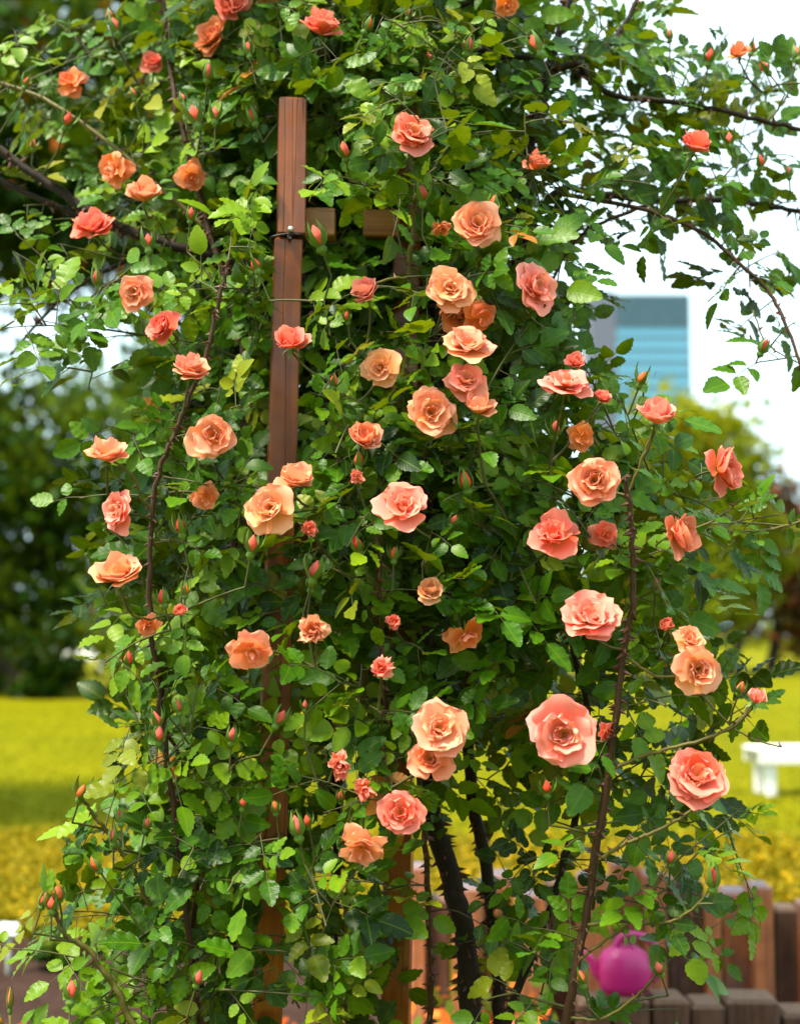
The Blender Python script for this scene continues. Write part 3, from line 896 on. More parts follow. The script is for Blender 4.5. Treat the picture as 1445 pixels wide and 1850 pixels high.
# ------------------------------------------------------------------ blooms
def petal_mesh(Lp, Wp, A, cup, reflex, rip, r0=0.03, seed=0, curl=0.0, notch=0.06, nu=7, nv=7):
    rg = np.random.default_rng(seed)
    ph = rg.uniform(0, 6.28, 4)
    # path in the (radial, axial) plane
    K = 24
    r, h = r0, 0.0
    Pr, Ph, An = [], [], []
    for k in range(K + 1):
        v = k / K
        a = R(A) + R(28) * (0.45 - v) * cup * 1.2 + R(reflex) * max(0, v - .55) ** 1.5 * 3.3 - R(curl) * v
        if v < .15: a += R(18) * (1 - v / .15)
        Pr.append(r); Ph.append(h); An.append(a)
        r += math.sin(a) * Lp / K; h += math.cos(a) * Lp / K
    V = []; UV = []
    for j in range(nv + 1):
        v = j / nv
        for i in range(nu + 1):
            u = -1 + 2 * i / nu
            vv = v * (1 - .34 * abs(u) ** 2.2 * v ** 1.5)
            vv *= 1 - notch * math.exp(-(u / .22) ** 2) * v ** 3 + (.035 * math.sin(u * 4.2 + ph[0]) + .02 * math.sin(u * 9 + ph[3])) * v ** 3
            k = min(K, max(0, vv * K)); k0 = int(k); k1 = min(K, k0 + 1); f = k - k0
            pr = Pr[k0] + (Pr[k1] - Pr[k0]) * f; pz = Ph[k0] + (Ph[k1] - Ph[k0]) * f
            a = An[k0] + (An[k1] - An[k0]) * f
            w = Wp * (.22 + .78 * math.sin(math.pi / 2 * min(1, v * 1.45))) * (1 - .26 * max(0, (v - .62) / .38) ** 2)
            x = u * w
            cz = cup * .40 * w * u * u * (1 - .5 * v)                       # edges lift towards the axis
            cz += rip * math.sin(u * 5 + ph[1] + v * 3) * v ** 2 * (abs(u) ** 1.2 + .25)
            cz += rip * .6 * math.sin(u * 2.2 + ph[2]) * v
            cz -= reflex / 90 * .18 * w * u * u * max(0, v - .5) * 2.2        # margins roll outward
            nrm = (-math.cos(a), math.sin(a))                            # inner side (towards the axis / up)
            V.append((pr + nrm[0] * cz, x, pz + nrm[1] * cz))
            UV.append(((u + 1) / 2, v))
    F = []
    for j in range(nv):
        for i in range(nu):
            b = j * (nu + 1) + i
            F.append((b, b + 1, b + nu + 2, b + nu + 1))
    return make_mesh('petal', V, F, M_petal, True, uv=UV)
def variants(n, f): return [f(k) for k in range(n)]
ru = lambda a, b: float(rng.uniform(a, b))
PM = {
 'outer':  variants(14, lambda k: petal_mesh(ru(.88, 1.10), ru(.54, .74), ru(66, 90), ru(.6, 1.2), ru(5, 55), ru(.04, .12), seed=k, notch=ru(-.08, .16))),
 'mid':    variants(12, lambda k: petal_mesh(ru(.70, .92), ru(.44, .60), ru(46, 70), ru(.8, 1.4), ru(5, 60), ru(.05, .13), seed=20 + k, notch=ru(-.08, .16))),
 'inner':  variants(9, lambda k: petal_mesh(ru(.48, .72), ru(.26, .42), ru(26, 54), ru(1.0, 1.7), ru(-10, 55), ru(.04, .12), seed=40 + k, notch=ru(-.05, .15))),
 'core':   variants(9, lambda k: petal_mesh(ru(.36, .48), ru(.18, .28), ru(4, 32), ru(1.2, 2.0), ru(-10, 50), ru(.03, .09), seed=60 + k, r0=.02)),
 'cup':    variants(7, lambda k: petal_mesh(ru(.86, .98), ru(.50, .62), ru(38, 50), ru(1.1, 1.4), ru(15, 45), ru(.02, .04), seed=80 + k)),
 'wrap':   variants(7, lambda k: petal_mesh(ru(.80, .92), ru(.36, .48), ru(14, 22), ru(1.4, 1.8), ru(5, 28), ru(.01, .03), seed=100 + k, curl=14)),
 'droop':  variants(7, lambda k: petal_mesh(ru(.88, 1.08), ru(.38, .52), ru(96, 118), ru(.3, .7), ru(10, 50), ru(.04, .08), seed=120 + k)),
 'shrivel': variants(8, lambda k: petal_mesh(ru(.5, .95), ru(.17, .32), ru(15, 115), ru(.2, 2.2), ru(-50, 70), ru(.10, .20), seed=140 + k, curl=ru(-60, 60))),
}
def receptacle_mesh():
    mb = MB()
    mb.lathe([(0, -.30), (.035, -.30), (.05, -.26), (.095, -.20), (.115, -.13), (.09, -.05), (.10, .0), (.05, .035), (0, .04)], 10)
    for k in range(5):
        an = 2 * math.pi * k / 5 + .3
        M = Matrix.Rotation(an, 4, 'Z')
        pts = [(.08, -.06), (.20, -.10), (.34, -.20), (.46, -.36)]
        ws = [.05, .075, .05, .004]
        V = []
        for (r, z), w in zip(pts, ws):
            V += [M @ Vector((r, -w, z)), M @ Vector((r, w, z))]
        mb.add(V, [(i * 2, i * 2 + 1, i * 2 + 3, i * 2 + 2) for i in range(3)])
    return mb.mesh('bloom', M_calyx)
ME_recept = receptacle_mesh()
def stamen_mesh():
    mb = MB()
    for k in range(26):
        an = rng.uniform(0, 6.28); tl = rng.uniform(.1, .7)
        d = Vector((math.cos(an) * math.sin(tl), math.sin(an) * math.sin(tl), math.cos(tl)))
        L_ = rng.uniform(.14, .24)
        p0 = d * .02; p1 = d * L_
        mb.tube([p0, p1], [.006, .004], 3, False)
        mb.lathe([(0, -.014), (.014, 0), (0, .014)], 4, tuple(p1))
    return mb.mesh('stamens', M_stamen)
ME_stamen = stamen_mesh()

COL = {'peach': (.98, .345, .16), 'pink': (.98, .245, .18), 'coral': (.96, .15, .09), 'orange': (.86, .22, .030),
       'red': (.74, .070, .055), 'yellow': (.95, .45, .16), 'deep': (.86, .10, .065)}
# px, py, diameter px, facing (right, up; rest towards viewer), type, colour, depth
blooms = [
 (747, 238, 88, .25, .30, 'open', 'coral', 2.52), (862, 404, 92, .05, .10, 'open', 'peach', 2.44), (970, 518, 90, .65, .15, 'open', 'pink', 2.46),
 (812, 520, 82, .0, .15, 'open', 'peach', 2.46), (830, 572, 70, -.1, -.75, 'cup', 'orange', 2.50), (658, 521, 62, -.3, .55, 'cup', 'pink', 2.46),
 (524, 612, 68, -.1, .70, 'cup', 'coral', 2.44), (686, 665, 66, -.25, .05, 'ragged', 'yellow', 2.46), (846, 620, 104, .15, .85, 'open', 'peach', 2.42),
 (842, 685, 82, .1, .35, 'open', 'pink', 2.41), (866, 731, 62, .1, .95, 'cup', 'peach', 2.40), (779, 744, 96, .05, .10, 'open', 'peach', 2.40),
 (660, 786, 68, .25, .55, 'cup', 'peach', 2.42), (385, 787, 88, .1, .05, 'open', 'peach', 2.46), (343, 669, 76, .2, 1.1, 'ragged', 'pink', 2.48),
 (288, 587, 62, -.55, .20, 'cup', 'deep', 2.52), (242, 528, 70, -.3, -.15, 'open', 'peach', 2.58), (168, 412, 80, -.2, .75, 'ragged', 'coral', 2.78),
 (262, 345, 72, .1, .95, 'cup', 'peach', 2.74), (208, 306, 66, -.5, -.3, 'droop', 'orange', 2.86), (345, 318, 54, .3, -.5, 'droop', 'orange', 2.84),
 (128, 150, 60, -.2, .4, 'droop', 'orange', 3.05), (385, 62, 74, -.5, .25, 'ragged', 'orange', 2.92), (583, 40, 78, .1, 1.0, 'cup', 'coral', 2.72),
 (275, 108, 40, 0, .3, 'cup', 'coral', 3.05), (1258, 257, 66, .2, .75, 'cup', 'deep', 2.62), (973, 291, 54, .4, .9, 'cup', 'coral', 2.66),
 (1335, 90, 46, -.2, .8, 'cup', 'orange', 2.86), (193, 822, 76, .1, 1.1, 'ragged', 'peach', 2.44), (211, 922, 80, -.65, .10, 'open', 'pink', 2.42),
 (213, 1040, 90, -.1, 1.05, 'ragged', 'peach', 2.40), (325, 1102, 42, .0, .6, 'half', 'coral', 2.44), (487, 918, 96, -.25, .20, 'ragged', 'yellow', 2.40),
 (533, 868, 78, .25, .85, 'ragged', 'peach', 2.43), (728, 914, 94, .0, .45, 'ragged', 'pink', 2.38), (1074, 867, 104, -.1, .15, 'open', 'peach', 2.36),
 (1022, 692, 98, .1, 1.0, 'open', 'pink', 2.40), (1188, 745, 76, .1, 1.05, 'cup', 'pink', 2.38), (1318, 846, 86, .95, .10, 'cup', 'coral', 2.44),
 (1238, 965, 78, .85, .15, 'cup', 'coral', 2.42), (1000, 964, 98, .0, .55, 'ragged', 'coral', 2.40), (1065, 1115, 114, .0, .85, 'open', 'pink', 2.36),
 (1017, 1327, 126, -.1, .10, 'open', 'pink', 2.34), (1260, 1404, 116, .0, .45, 'open', 'coral', 2.34), (1262, 1210, 92, .1, .05, 'ragged', 'peach', 2.37),
 (1246, 1156, 60, .2, .6, 'ragged', 'peach', 2.40), (1204, 1127, 48, -.3, .5, 'half', 'coral', 2.42), (1368, 1256, 52, .25, .95, 'half', 'pink', 2.36),
 (793, 1316, 104, .0, .25, 'open', 'peach', 2.36), (776, 1372, 78, -.1, .3, 'ragged', 'peach', 2.39), (723, 1468, 84, .05, .15, 'open', 'coral', 2.38),
 (652, 1530, 84, -.15, -.75, 'droop', 'peach', 2.39), (660, 1425, 56, .2, -.6, 'shrivel', 'coral', 2.40), (690, 1206, 56, .0, .2, 'shrivel', 'coral', 2.38),
 (778, 1064, 52, .05, .5, 'cup', 'yellow', 2.39), (565, 1140, 78, -.1, .0, 'shrivel', 'peach', 2.40), (838, 1146, 70, .4, -.6, 'droop', 'orange', 2.44),
 (455, 1177, 72, .1, -.5, 'droop', 'peach', 2.42), (613, 1380, 60, .1, -.2, 'shrivel', 'coral', 2.40), (372, 896, 50, .3, -.4, 'droop', 'orange', 2.52),
 (645, 860, 36, .0, .4, 'shrivel', 'deep', 2.42), (1092, 966, 52, .2, -.2, 'droop', 'deep', 2.50), (1050, 788, 48, .2, -.3, 'droop', 'orange', 2.50),
 (1040, 652, 42, .1, .5, 'cup', 'coral', 2.46), (711, 1124, 40, .0, .3, 'shrivel', 'deep', 2.42), (868, 573, 60, .5, -.5, 'droop', 'orange', 2.48),
 (1097, 1322, 36, .5, -.4, 'droop', 'deep', 2.46), (420, 4, 66, .1, .3, 'cup', 'coral', 2.90), (915, 10, 46, .2, -.3, 'droop', 'orange', 2.80),
 (560, 956, 40, .0, .4, 'shrivel', 'coral', 2.42), (796, 412, 44, .3, -.5, 'shrivel', 'orange', 2.50), (1088, 715, 36, .2, .8, 'cup', 'coral', 2.48), (268, 1130, 44, .1, -.5, 'droop', 'orange', 2.52),
]
CC = at(760, 1000, 3.0)
bloom_rec = []      # (px, py, radius px, depth) for keeping leaves off the faces
twigs = MB()
pending = []; pending_b = []
def twig(a, b, r0, r1, sag=0.0, side=None, n=5):
    a = Vector(a); b = Vector(b)
    d = b - a
    mid = a.lerp(b, .55) + Vector((0, 0, sag * d.length)) + (side if side is not None else Vector((0, 0, 0)))
    pts = []
    for k in range(n + 1):
        t = k / n
        pts.append(a * (1 - t) ** 2 + mid * 2 * t * (1 - t) + b * t * t)
    twigs.tube([p - RO for p in pts], [r0 + (r1 - r0) * k / n for k in range(n + 1)], 5, False)
    return pts
def nearest_cane(p, down=.05, pen=.06):
    d = cane_np - np.array(p)
    w = (d ** 2).sum(1) + np.where(d[:, 2] > down, pen, 0) + np.where(d[:, 1] < -.03, .05, 0)
    return Vector(cane_np[int(np.argmin(w))])

def add_petal(parent, kind, phi, colr, tilt=0.0, s=1.0, lift=0.0):
    me = PM[kind][rng.integers(len(PM[kind]))]
    o = bpy.data.objects.new('petal', me)
    o.parent = parent
    o.rotation_mode = 'XYZ'
    o.rotation_euler = (rng.normal(0, .05), rng.normal(0, .05) + tilt, phi)
    o.scale = (s, s, s)
    o.location = (0, 0, lift)
    j = rng.normal(0, .03, 3)
    o.color = (min(1, colr[0] * (1 + j[0] * .4)), max(.02, colr[1] * (1 + j[1] * 2.0)), max(.01, colr[2] * (1 + j[2] * 2.0)), 1)
    col.objects.link(o)
    return o
def ring(parent, kind, n, colr, ph0, jit=.16, s=1.0, lift=0.0, tilt=0.0, skip=0.0):
    for k in range(n):
        if rng.random() < skip: continue
        add_petal(parent, kind, ph0 + 2 * math.pi * k / n + rng.normal(0, jit), colr, tilt + rng.normal(0, .10), s * rng.uniform(.88, 1.10), lift + k * .002)
def mixc(a, b, f): return tuple(x + (y - x) * f for x, y in zip(a, b))

for (px, py, d, fx, fz, typ, cn, Y) in blooms:
    Y -= .03
    p = at(px, py, Y)
    f = Vector((fx, -max(.35, 1 - .40 * abs(fx) - .32 * abs(fz)), fz)).normalized()
    radius = d * m_per_px(Y) / 2
    b = bpy.data.objects.new('bloom', ME_recept)
    b.parent = rose
    q = f.to_track_quat('Z', 'Y') @ Quaternion((0, 0, 1), rng.uniform(0, 6.28))
    b.rotation_mode = 'QUATERNION'; b.rotation_quaternion = q
    base = mixc(COL[cn], COL[('peach', 'pink', 'yellow', 'coral')[rng.integers(4)]], rng.uniform(0, .3))
    deep = mixc(base, (.86, .14, .07), .30)
    s = radius * {'open': 1.1, 'cup': 1.32, 'ragged': 1.18, 'half': 1.45, 'droop': 1.25, 'shrivel': 1.4}[typ]
    b.scale = (s, s, s)
    off = {'open': .18, 'cup': .42, 'ragged': .2, 'half': .45, 'droop': .0, 'shrivel': .1}[typ]
    b.location = p - f * off * s - RO
    col.objects.link(b)
    ph = rng.uniform(0, 6.28)
    if typ == 'open':
        loose = rng.uniform(.6, 1.4)
        ring(b, 'outer', 5, base, ph, .16 * loose, 1, 0, .04)
        ring(b, 'outer', int(rng.integers(2, 4)), base, ph + .5, .35 * loose, .84, .03, -.14)
        ring(b, 'mid', int(rng.integers(3, 6)), mixc(base, deep, .10), ph + .3, .35 * loose, 1, .03, 0, .1)
        ring(b, 'inner', int(rng.integers(3, 6)), mixc(base, deep, .25), ph + .1, .5 * loose, 1.1, .05, .1)
        ring(b, 'core', 5, mixc(base, deep, .5), ph, .6, 1.05, .05, .1)
        ring(b, 'core', 4, mixc(base, (.95, .55, .28), .5), ph + 1, .6, 1.2, .05, .25)
        st = obj('stamens', ME_stamen, b)
    elif typ == 'cup':
        if fz < .5: ring(b, 'outer', 3, base, ph, .3, .95)
        else:
            ring(b, 'outer', 1, base, ph, .3, .9, 0, -.1)
            ring(b, 'wrap', 3, base, ph, .3, 1.2, .02, .05)
        ring(b, 'cup', 3, base, ph + .9, .3, .97, .02, -.12)
        ring(b, 'cup', 5, base, ph + .4, .15)
        ring(b, 'inner', 6, mixc(base, deep, .35), ph, .2, 1.18, .04)
        ring(b, 'core', 6, mixc(base, deep, .6), ph + .3, .3, 1.35, .06)
    elif typ == 'ragged':
        if fz > .7:
            ring(b, 'cup', 4, base, ph, .4, 1.10, 0, 0)
            ring(b, 'wrap', 3, base, ph + .8, .6, 1.25, .02, .15)
            ring(b, 'outer', 2, base, ph + .5, .5, .95, 0, -.1)
        else:
            ring(b, 'outer', 5, base, ph, .35, 1, 0, 0, .12)
        ring(b, 'cup', 3, base, ph + .5, .4, .92, .03)
        ring(b, 'inner', 5, mixc(base, deep, .2), ph, .4, 1.05, .04)
        ring(b, 'shrivel', 3, mixc(base, (.9, .55, .3), .4), ph + 1, .5, .7, .04)
        ring(b, 'core', 4, mixc(base, deep, .4), ph, .5, 1.1, .05)
        obj('stamens', ME_stamen, b)
    elif typ == 'half':
        ring(b, 'wrap', 4, base, ph, .1, 1)
        ring(b, 'wrap', 3, mixc(base, deep, .4), ph + .5, .1, .88, .04)
        ring(b, 'core', 3, deep, ph, .2, 1.5, .05)
    elif typ == 'droop':
        ring(b, 'droop', 5, base, ph, .3, 1, 0, 0, .1)
        ring(b, 'outer', 4, base, ph + .5, .3, .9, .02)
        ring(b, 'inner', 4, mixc(base, deep, .3), ph, .4, 1, .04)
        ring(b, 'shrivel', 2, mixc(base, deep, .3), ph, .6, .7, .03)
    else:
        ring(b, 'shrivel', 13, base, ph, .5, .85, 0)
        ring(b, 'core', 6, mixc(base, deep, .5), ph, .6, 1.1, .03)
        ring(b, 'droop', 2, mixc(base, (.9, .55, .3), .3), ph, .8, .6, 0)
    bloom_rec.append((px, py, d * .5, Y - .02))
    foot = p - f * (off + .30) * s
    pending.append((foot, f, fz))

# ------------------------------------------------------------------ buds
def bud_mesh(k):
    rg = np.random.default_rng(200 + k)
    mb = MB()
    n = 14
    prof = [(0, 0), (.18, .05), (.31, .20), (.36, .38), (.31, .60), (.19, .82), (.08, .97), (.02, 1.05)]
    V = []; UV = []; F = []
    for j, (r, z) in enumerate(prof):
        for i in range(n):
            an = 2 * math.pi * i / n
            w = 1 + .10 * math.sin(an * 3 + z * 5 + k) * min(1, z * 2) + .05 * math.sin(an * 5 - z * 7)
            V.append((r * w * math.cos(an + z * .8), r * w * math.sin(an + z * .8), z + .03 * math.sin(an * 3 + k) * z))
            UV.append((i / n, .38 + .18 * z))
    for j in range(len(prof) - 1):
        for i in range(n):
            i2 = (i + 1) % n
            F.append((j * n + i, j * n + i2, j * n + n + i2, j * n + n + i))
    return make_mesh('bud', V, F, M_petal, True, uv=UV)
def calyx_mesh(k, closed):
    rg = np.random.default_rng(300 + k)
    mb = MB()
    mb.lathe([(0, -.42), (.08, -.42), (.12, -.36), (.24, -.26), (.29, -.14), (.22, -.02), (.26, .06), (.12, .1), (0, .1)], 10)
    for i in range(5):
        M = Matrix.Rotation(2 * math.pi * i / 5 + rg.normal(0, .1), 4, 'Z')
        o_ = closed * rg.uniform(.7, 1.3)
        pts = [(.24, .02), (.37 + .05 * o_, .20), (.42 + .28 * o_, .48), (.34 + .5 * o_, .80), (.2 + .62 * o_, 1.12)]
        ws = [.15, .20, .15, .08, .01]
        V = []
        for (r, z), w in zip(pts, ws):
            V += [M @ Vector((r, -w, z)), M @ Vector((r + .02, 0, z)), M @ Vector((r, w, z))]
        F = []
        for j in range(4):
            F += [(j * 3, j * 3 + 1, j * 3 + 4, j * 3 + 3), (j * 3 + 1, j * 3 + 2, j * 3 + 5, j * 3 + 4)]
        mb.add(V, F)
    return mb.mesh('calyx', M_calyx)
BUDS = [bud_mesh(k) for k in range(5)]
CALS = [calyx_mesh(k, c) for k, c in enumerate((.0, .25, .6, 1.0))]
buds = [  # px, py, height px, colour, depth
 (198, 28, 26, 'coral', 2.95), (208, 46, 26, 'deep', 2.94), (48, 148, 24, 'deep', 2.95), (122, 216, 26, 'deep', 2.92), (376, 130, 32, 'deep', 2.72), (449, 88, 28, 'deep', 2.68),
 (352, 208, 30, 'deep', 2.7), (388, 206, 24, 'coral', 2.7), (456, 209, 26, 'deep', 2.7), (345, 387, 28, 'deep', 2.6), (268, 437, 26, 'red', 2.62), (461, 478, 28, 'deep', 2.5),
 (176, 503, 30, 'coral', 2.66), (573, 428, 40, 'coral', 2.5), (622, 271, 26, 'coral', 2.52), (763, 350, 28, 'red', 2.46), (846, 81, 28, 'deep', 2.62), (968, 80, 34, 'coral', 2.7), (775, 103, 24, 'coral', 2.7),
 (603, 688, 28, 'deep', 2.44), (841, 869, 38, 'coral', 2.40), (326, 951, 30, 'coral', 2.44), (456, 984, 34, 'coral', 2.42), (569, 1031, 32, 'deep', 2.40), (563, 1052, 22, 'deep', 2.41), (645, 983, 26, 'deep', 2.40),
 (287, 1328, 26, 'deep', 2.4), (282, 1301, 24, 'coral', 2.41), (322, 1277, 24, 'coral', 2.42), (420, 1329, 26, 'red', 2.40), (506, 1298, 24, 'coral', 2.42), (551, 1275, 20, 'coral', 2.44),
 (536, 1494, 40, 'coral', 2.40), (497, 1459, 24, 'orange', 2.42), (555, 1484, 20, 'coral', 2.42), (148, 1432, 24, 'orange', 2.45), (205, 1511, 24, 'deep', 2.44), (217, 1477, 22, 'coral', 2.45), (265, 1489, 24, 'coral', 2.45),
 (94, 1634, 28, 'deep', 2.37), (79, 1627, 20, 'deep', 2.38), (105, 1614, 24, 'orange', 2.37), (128, 1792, 28, 'coral', 2.38), (358, 1768, 26, 'red', 2.42), (172, 1562, 24, 'orange', 2.42),
 (335, 1066, 24, 'orange', 2.44), (294, 1080, 24, 'coral', 2.44), (1160, 683, 30, 'orange', 2.42), (1380, 626, 26, 'red', 2.74), (1425, 311, 22, 'deep', 2.9), (1373, 291, 22, 'coral', 2.9),
 (1318, 251, 24, 'deep', 2.8), (1287, 1588, 32, 'red', 2.38), (1212, 1550, 24, 'deep', 2.42), (1190, 1750, 28, 'coral', 2.40), (988, 1424, 28, 'red', 2.42), (899, 1651, 22, 'deep', 2.48), (1338, 1243, 26, 'orange', 2.37),
 (1282, 101, 22, 'deep', 2.85), (1359, 86, 20, 'deep', 2.86), (1210, 62, 22, 'coral', 2.9), (627, 572, 22, 'deep', 2.47), (712, 1001, 26, 'orange', 2.42), (1003, 775, 28, 'coral', 2.44), (1440, 95, 34, 'coral', 2.8),
 (1185, 1056, 22, 'coral', 2.5), (1050, 1768, 26, 'orange', 2.43), (740, 24, 20, 'deep', 2.75), (664, 44, 30, 'orange', 2.66), (892, 368, 26, 'orange', 2.46), (1380, 120, 22, 'deep', 2.84), (60, 260, 20, 'coral', 2.95),
 (240, 168, 20, 'coral', 2.9), (330, 178, 22, 'coral', 2.8), (648, 830, 24, 'orange', 2.41), (440, 1450, 20, 'coral', 2.45), (615, 1440, 20, 'coral', 2.43), (232, 1190, 24, 'deep', 2.46), (820, 940, 20, 'coral', 2.42),
]
for k, (px, py, h, cn, Y) in enumerate(buds):
    p = at(px, py, Y)
    ax = Vector((rng.normal(0, .28), rng.normal(-.15, .2), 1)).normalized()
    s = h * m_per_px(Y) * rng.uniform(.78, 1.12)
    b = bpy.data.objects.new('bud', BUDS[k % 5])
    b.parent = rose
    b.rotation_mode = 'QUATERNION'
    b.rotation_quaternion = ax.to_track_quat('Z', 'Y') @ Quaternion((0, 0, 1), rng.uniform(0, 6.28))
    b.scale = (s * .95, s * .95, s)
    b.location = p - ax * s * .45 - RO
    b.color = (*mixc(COL[cn], COL['red'], .35), 1)
    col.objects.link(b)
    small = h < 26
    o = bpy.data.objects.new('calyx', CALS[k % 4]); o.parent = b; o.scale = (1.08, 1.08, rng.uniform(1.0, 1.3)); col.objects.link(o)
    foot = p - ax * s * .85
    pending_b.append((foot, ax))
    bloom_rec.append((px, py, h * .42, Y - .01))
BR = np.array(bloom_rec)
VC = np.array(vis_cane)

# ------------------------------------------------------------------ leaflets
NST = 12
def leaflet_template(k):
    rg = np.random.default_rng(500 + k)
    fold = rg.uniform(.10, .38); droop = rg.uniform(.02, .30); wav = rg.uniform(.0, .05); twist = rg.uniform(-.25, .25)
    Wd = rg.uniform(.56, .72) * .5; pk = rg.uniform(.72, .86)
    V = []; UV = []
    for i in range(NST + 1):
        y = i / NST
        z = -droop * y * y
        V.append((0, y, z)); UV.append((.5, y))
    L0 = len(V)
    for sgn in (-1, 1):
        for i in range(1, NST):
            y = i / NST
            w = Wd * math.sin(math.pi * y ** pk) ** .66 * (1 - .16 * max(0, y - .62) / .38) * (1.045 if i % 2 else .955)
            yy = y + (.03 if i % 2 else -.008)
            z = -droop * y * y + fold * w * (1 - .3 * y) + wav * math.sin(i * 2.1 + sgn) + twist * sgn * w * y * .5
            V.append((sgn * w, yy, z)); UV.append((.5 + .5 * sgn * w / Wd, y))
    F = []
    for si, sgn in enumerate((-1, 1)):
        e = lambda i: L0 + si * (NST - 1) + i - 1
        def tri(a, b, c): F.append((a, b, c) if sgn > 0 else (a, c, b))
        tri(0, e(1), 1)
        for i in range(1, NST - 1):
            tri(i, e(i), e(i + 1)); tri(i, e(i + 1), i + 1)
        tri(NST - 1, e(NST - 1), NST)
    # normals up
    F = [(f[0], f[1], f[2]) for f in F]
    return np.array(V), np.array(F), np.array(UV)
NT = 14
TEMPL = [leaflet_template(k) for k in range(NT)]
NTV = len(TEMPL[0][0])
TINTQ = 9

GRID = """
66323678999999999977777740000
76444668999999999866888841333
87655568999999999977878866765
77666667887889999976767667763
77777777871688779976677776431
66677778881677858998678877511
44567788881667679988889888644
43467778770224576899888887665
54466677770341366788755666655
55555777670664245788634323433
45456776782875356798712102332
34666654662877366789710001223
56652343452577676789732000143
45321387650477787877653200211
00001688730487667888875410000
00012577750688778889876541000
00245788861799898999877765200
00435888872799898999778877521
00145788853899888999888766632
00166578842899898999877877641
00034368852799888988887777410
00454457752799878888876666100
00144468743798877878776675100
00014577643788876777876776200
00001488643778876766775677510
00001688655778877766666666530
00004788877677766667775556642
00006788887367776567775466631
00224688887677764567765677641
00345788888677652466655777730
00255678888656522467644666420
00456677787356432467655555300
03356676676437433566655454310
25466776655657544566666566410
43566776655654434576665654200
01466777865754445566666541000
11466677754566545566676531000
""".split()
LAM = [0, .10, .24, .40, .58, .80, 1.10, 1.55, 2.2, 3.0]
GR = np.array([[int(c) for c in (r + '0' * 29)[:29]] for r in GRID])
GR[29:37, 20:29] = np.maximum(GR[29:37, 20:29] - 2, np.minimum(GR[29:37, 20:29], 1))
GR[27:37, 14:20] = np.maximum(GR[27:37, 14:20] - 2, 1)
GR[29:37, 0:4] = np.maximum(GR[29:37, 0:4] - 1, np.minimum(GR[29:37, 0:4], 1))
GR[17:30, 9:11] = np.maximum(GR[17:30, 9:11], 6)
GR[26:37, 4:10] = np.minimum(GR[26:37, 4:10] + 1, 8)
GR[28:37, 15:18] = np.minimum(GR[28:37, 15:18], 2)
GR[31:37, 20:25] = np.minimum(GR[31:37, 20:25], 2)
GR[31:37, 25:29] = np.minimum(GR[31:37, 25:29], 1)
GR[33:36, 20:24] = 1
GR[26:29, 26:29] = 0
GR[25, 26:29] = np.minimum(GR[25, 26:29], 1)
GR[9:13, 21:25] = np.minimum(GR[9:13, 21:25], 1)
GR[10:13, 23:25] = 0
GR[2:8, 24:29] = np.minimum(GR[2:8, 24:29] + 1, 8) * (GR[2:8, 24:29] > 0)
GR[14:21, 23:28] = np.maximum(GR[14:21, 23:28] - 1, np.minimum(GR[14:21, 23:28], 1))
NR, NC = GR.shape
_cl = np.random.default_rng(3).uniform(.45, 1.6, (NR, NC))
target = np.vectorize(lambda d: LAM[d])(GR) * 1.04 * _cl
count = np.zeros_like(target, float)

leaf_list = []     # each: list of (template, matrix 3x3, origin, tint, special), rachis pts
def norm(v):
    return v / (np.linalg.norm(v) + 1e-9)
def front_depth(px, py):
    ul = min(1, max(0, (520 - px) / 250)) * min(1, max(0, (560 - py) / 250))
    ur = min(1, max(0, (px - 930) / 200)) * min(1, max(0, (660 - py) / 200))
    top = min(1, max(0, (330 - py) / 300))
    bulge = .06 * math.cos((px - 800) / 700 * 1.6)
    return 2.46 - bulge + .42 * ul + .30 * ur + .16 * top
def post_block(px, py, Y):
    xl = 497 - (py - 440) * .028
    if 180 < py < 868 and xl - 8 < px < xl + 62 and Y < 2.74:
        return True
    if 1560 < py < 1850 and xl - 2 < px < xl + 55 and Y < 2.74 and rng.random() < .6:
        return True
    if 1545 < py < 1850 and 690 < px < 738 and Y < 2.95 and rng.random() < .6:
        return True
    if 1480 < py < 1850 and 745 < px < 905 and Y < 2.82 and rng.random() < .5:
        return True
    if 1700 < py < 1795 and 1050 < px < 1200 and rng.random() < .8:
        return True
    if 375 < py < 440 and (552 < px < 612 or 652 < px < 722) and Y < 2.92:
        return True
    return False
def make_leaf(base, outd, rg, size, tint, special):
    """compound leaf: list of leaflets and the rachis"""
    n = norm(np.array([0.25 * (base[0] - CC.x) / .5, -0.58, 0.62]) + rg.normal(0, .46, 3))
    t = outd + np.array([0, -.15, -.25]) + rg.normal(0, .35, 3)
    t = norm(t - n * t.dot(n))
    s = np.cross(t, n)
    Lr = rg.uniform(.066, .094) * size
    k = 5 if rg.random() < .68 else (7 if rg.random() < .6 else 3)
    bend = rg.uniform(.05, .3)
    def rp(f): return base + t * Lr * f - n * bend * Lr * f * f + np.array([0, 0, -.12 * Lr * f * f])
    pos = {3: [.55], 5: [.42, .74], 7: [.34, .58, .82]}[k]
    ll = rg.uniform(.043, .056) * size * (1.0 if k < 7 else .86)
    out = []
    def leaflet(o, d, sc_, nj):
        z = norm(n + rg.normal(0, nj, 3))
        y = norm(d - z * d.dot(z))
        x = np.cross(y, z)
        out.append((int(rg.integers(NT)), np.stack([x, y, z], 1) * sc_, o, float(np.clip(tint + rg.normal(0, .07), 0, 1)), special))
    for i, f in enumerate(pos):
        for sg in (-1, 1):
            d = s * sg * .9 + t * rg.uniform(.35, .6)
            leaflet(rp(f) + s * sg * .003, norm(d), ll * (.78 + .16 * i) * rg.uniform(.9, 1.1), .22)
    leaflet(rp(1.0), norm(t - n * bend * .8), ll * 1.12, .15)
    return out, [rp(0), rp(.5), rp(1.0)]
def cell(px, py):
    return int(py // 50), int(px // 50)
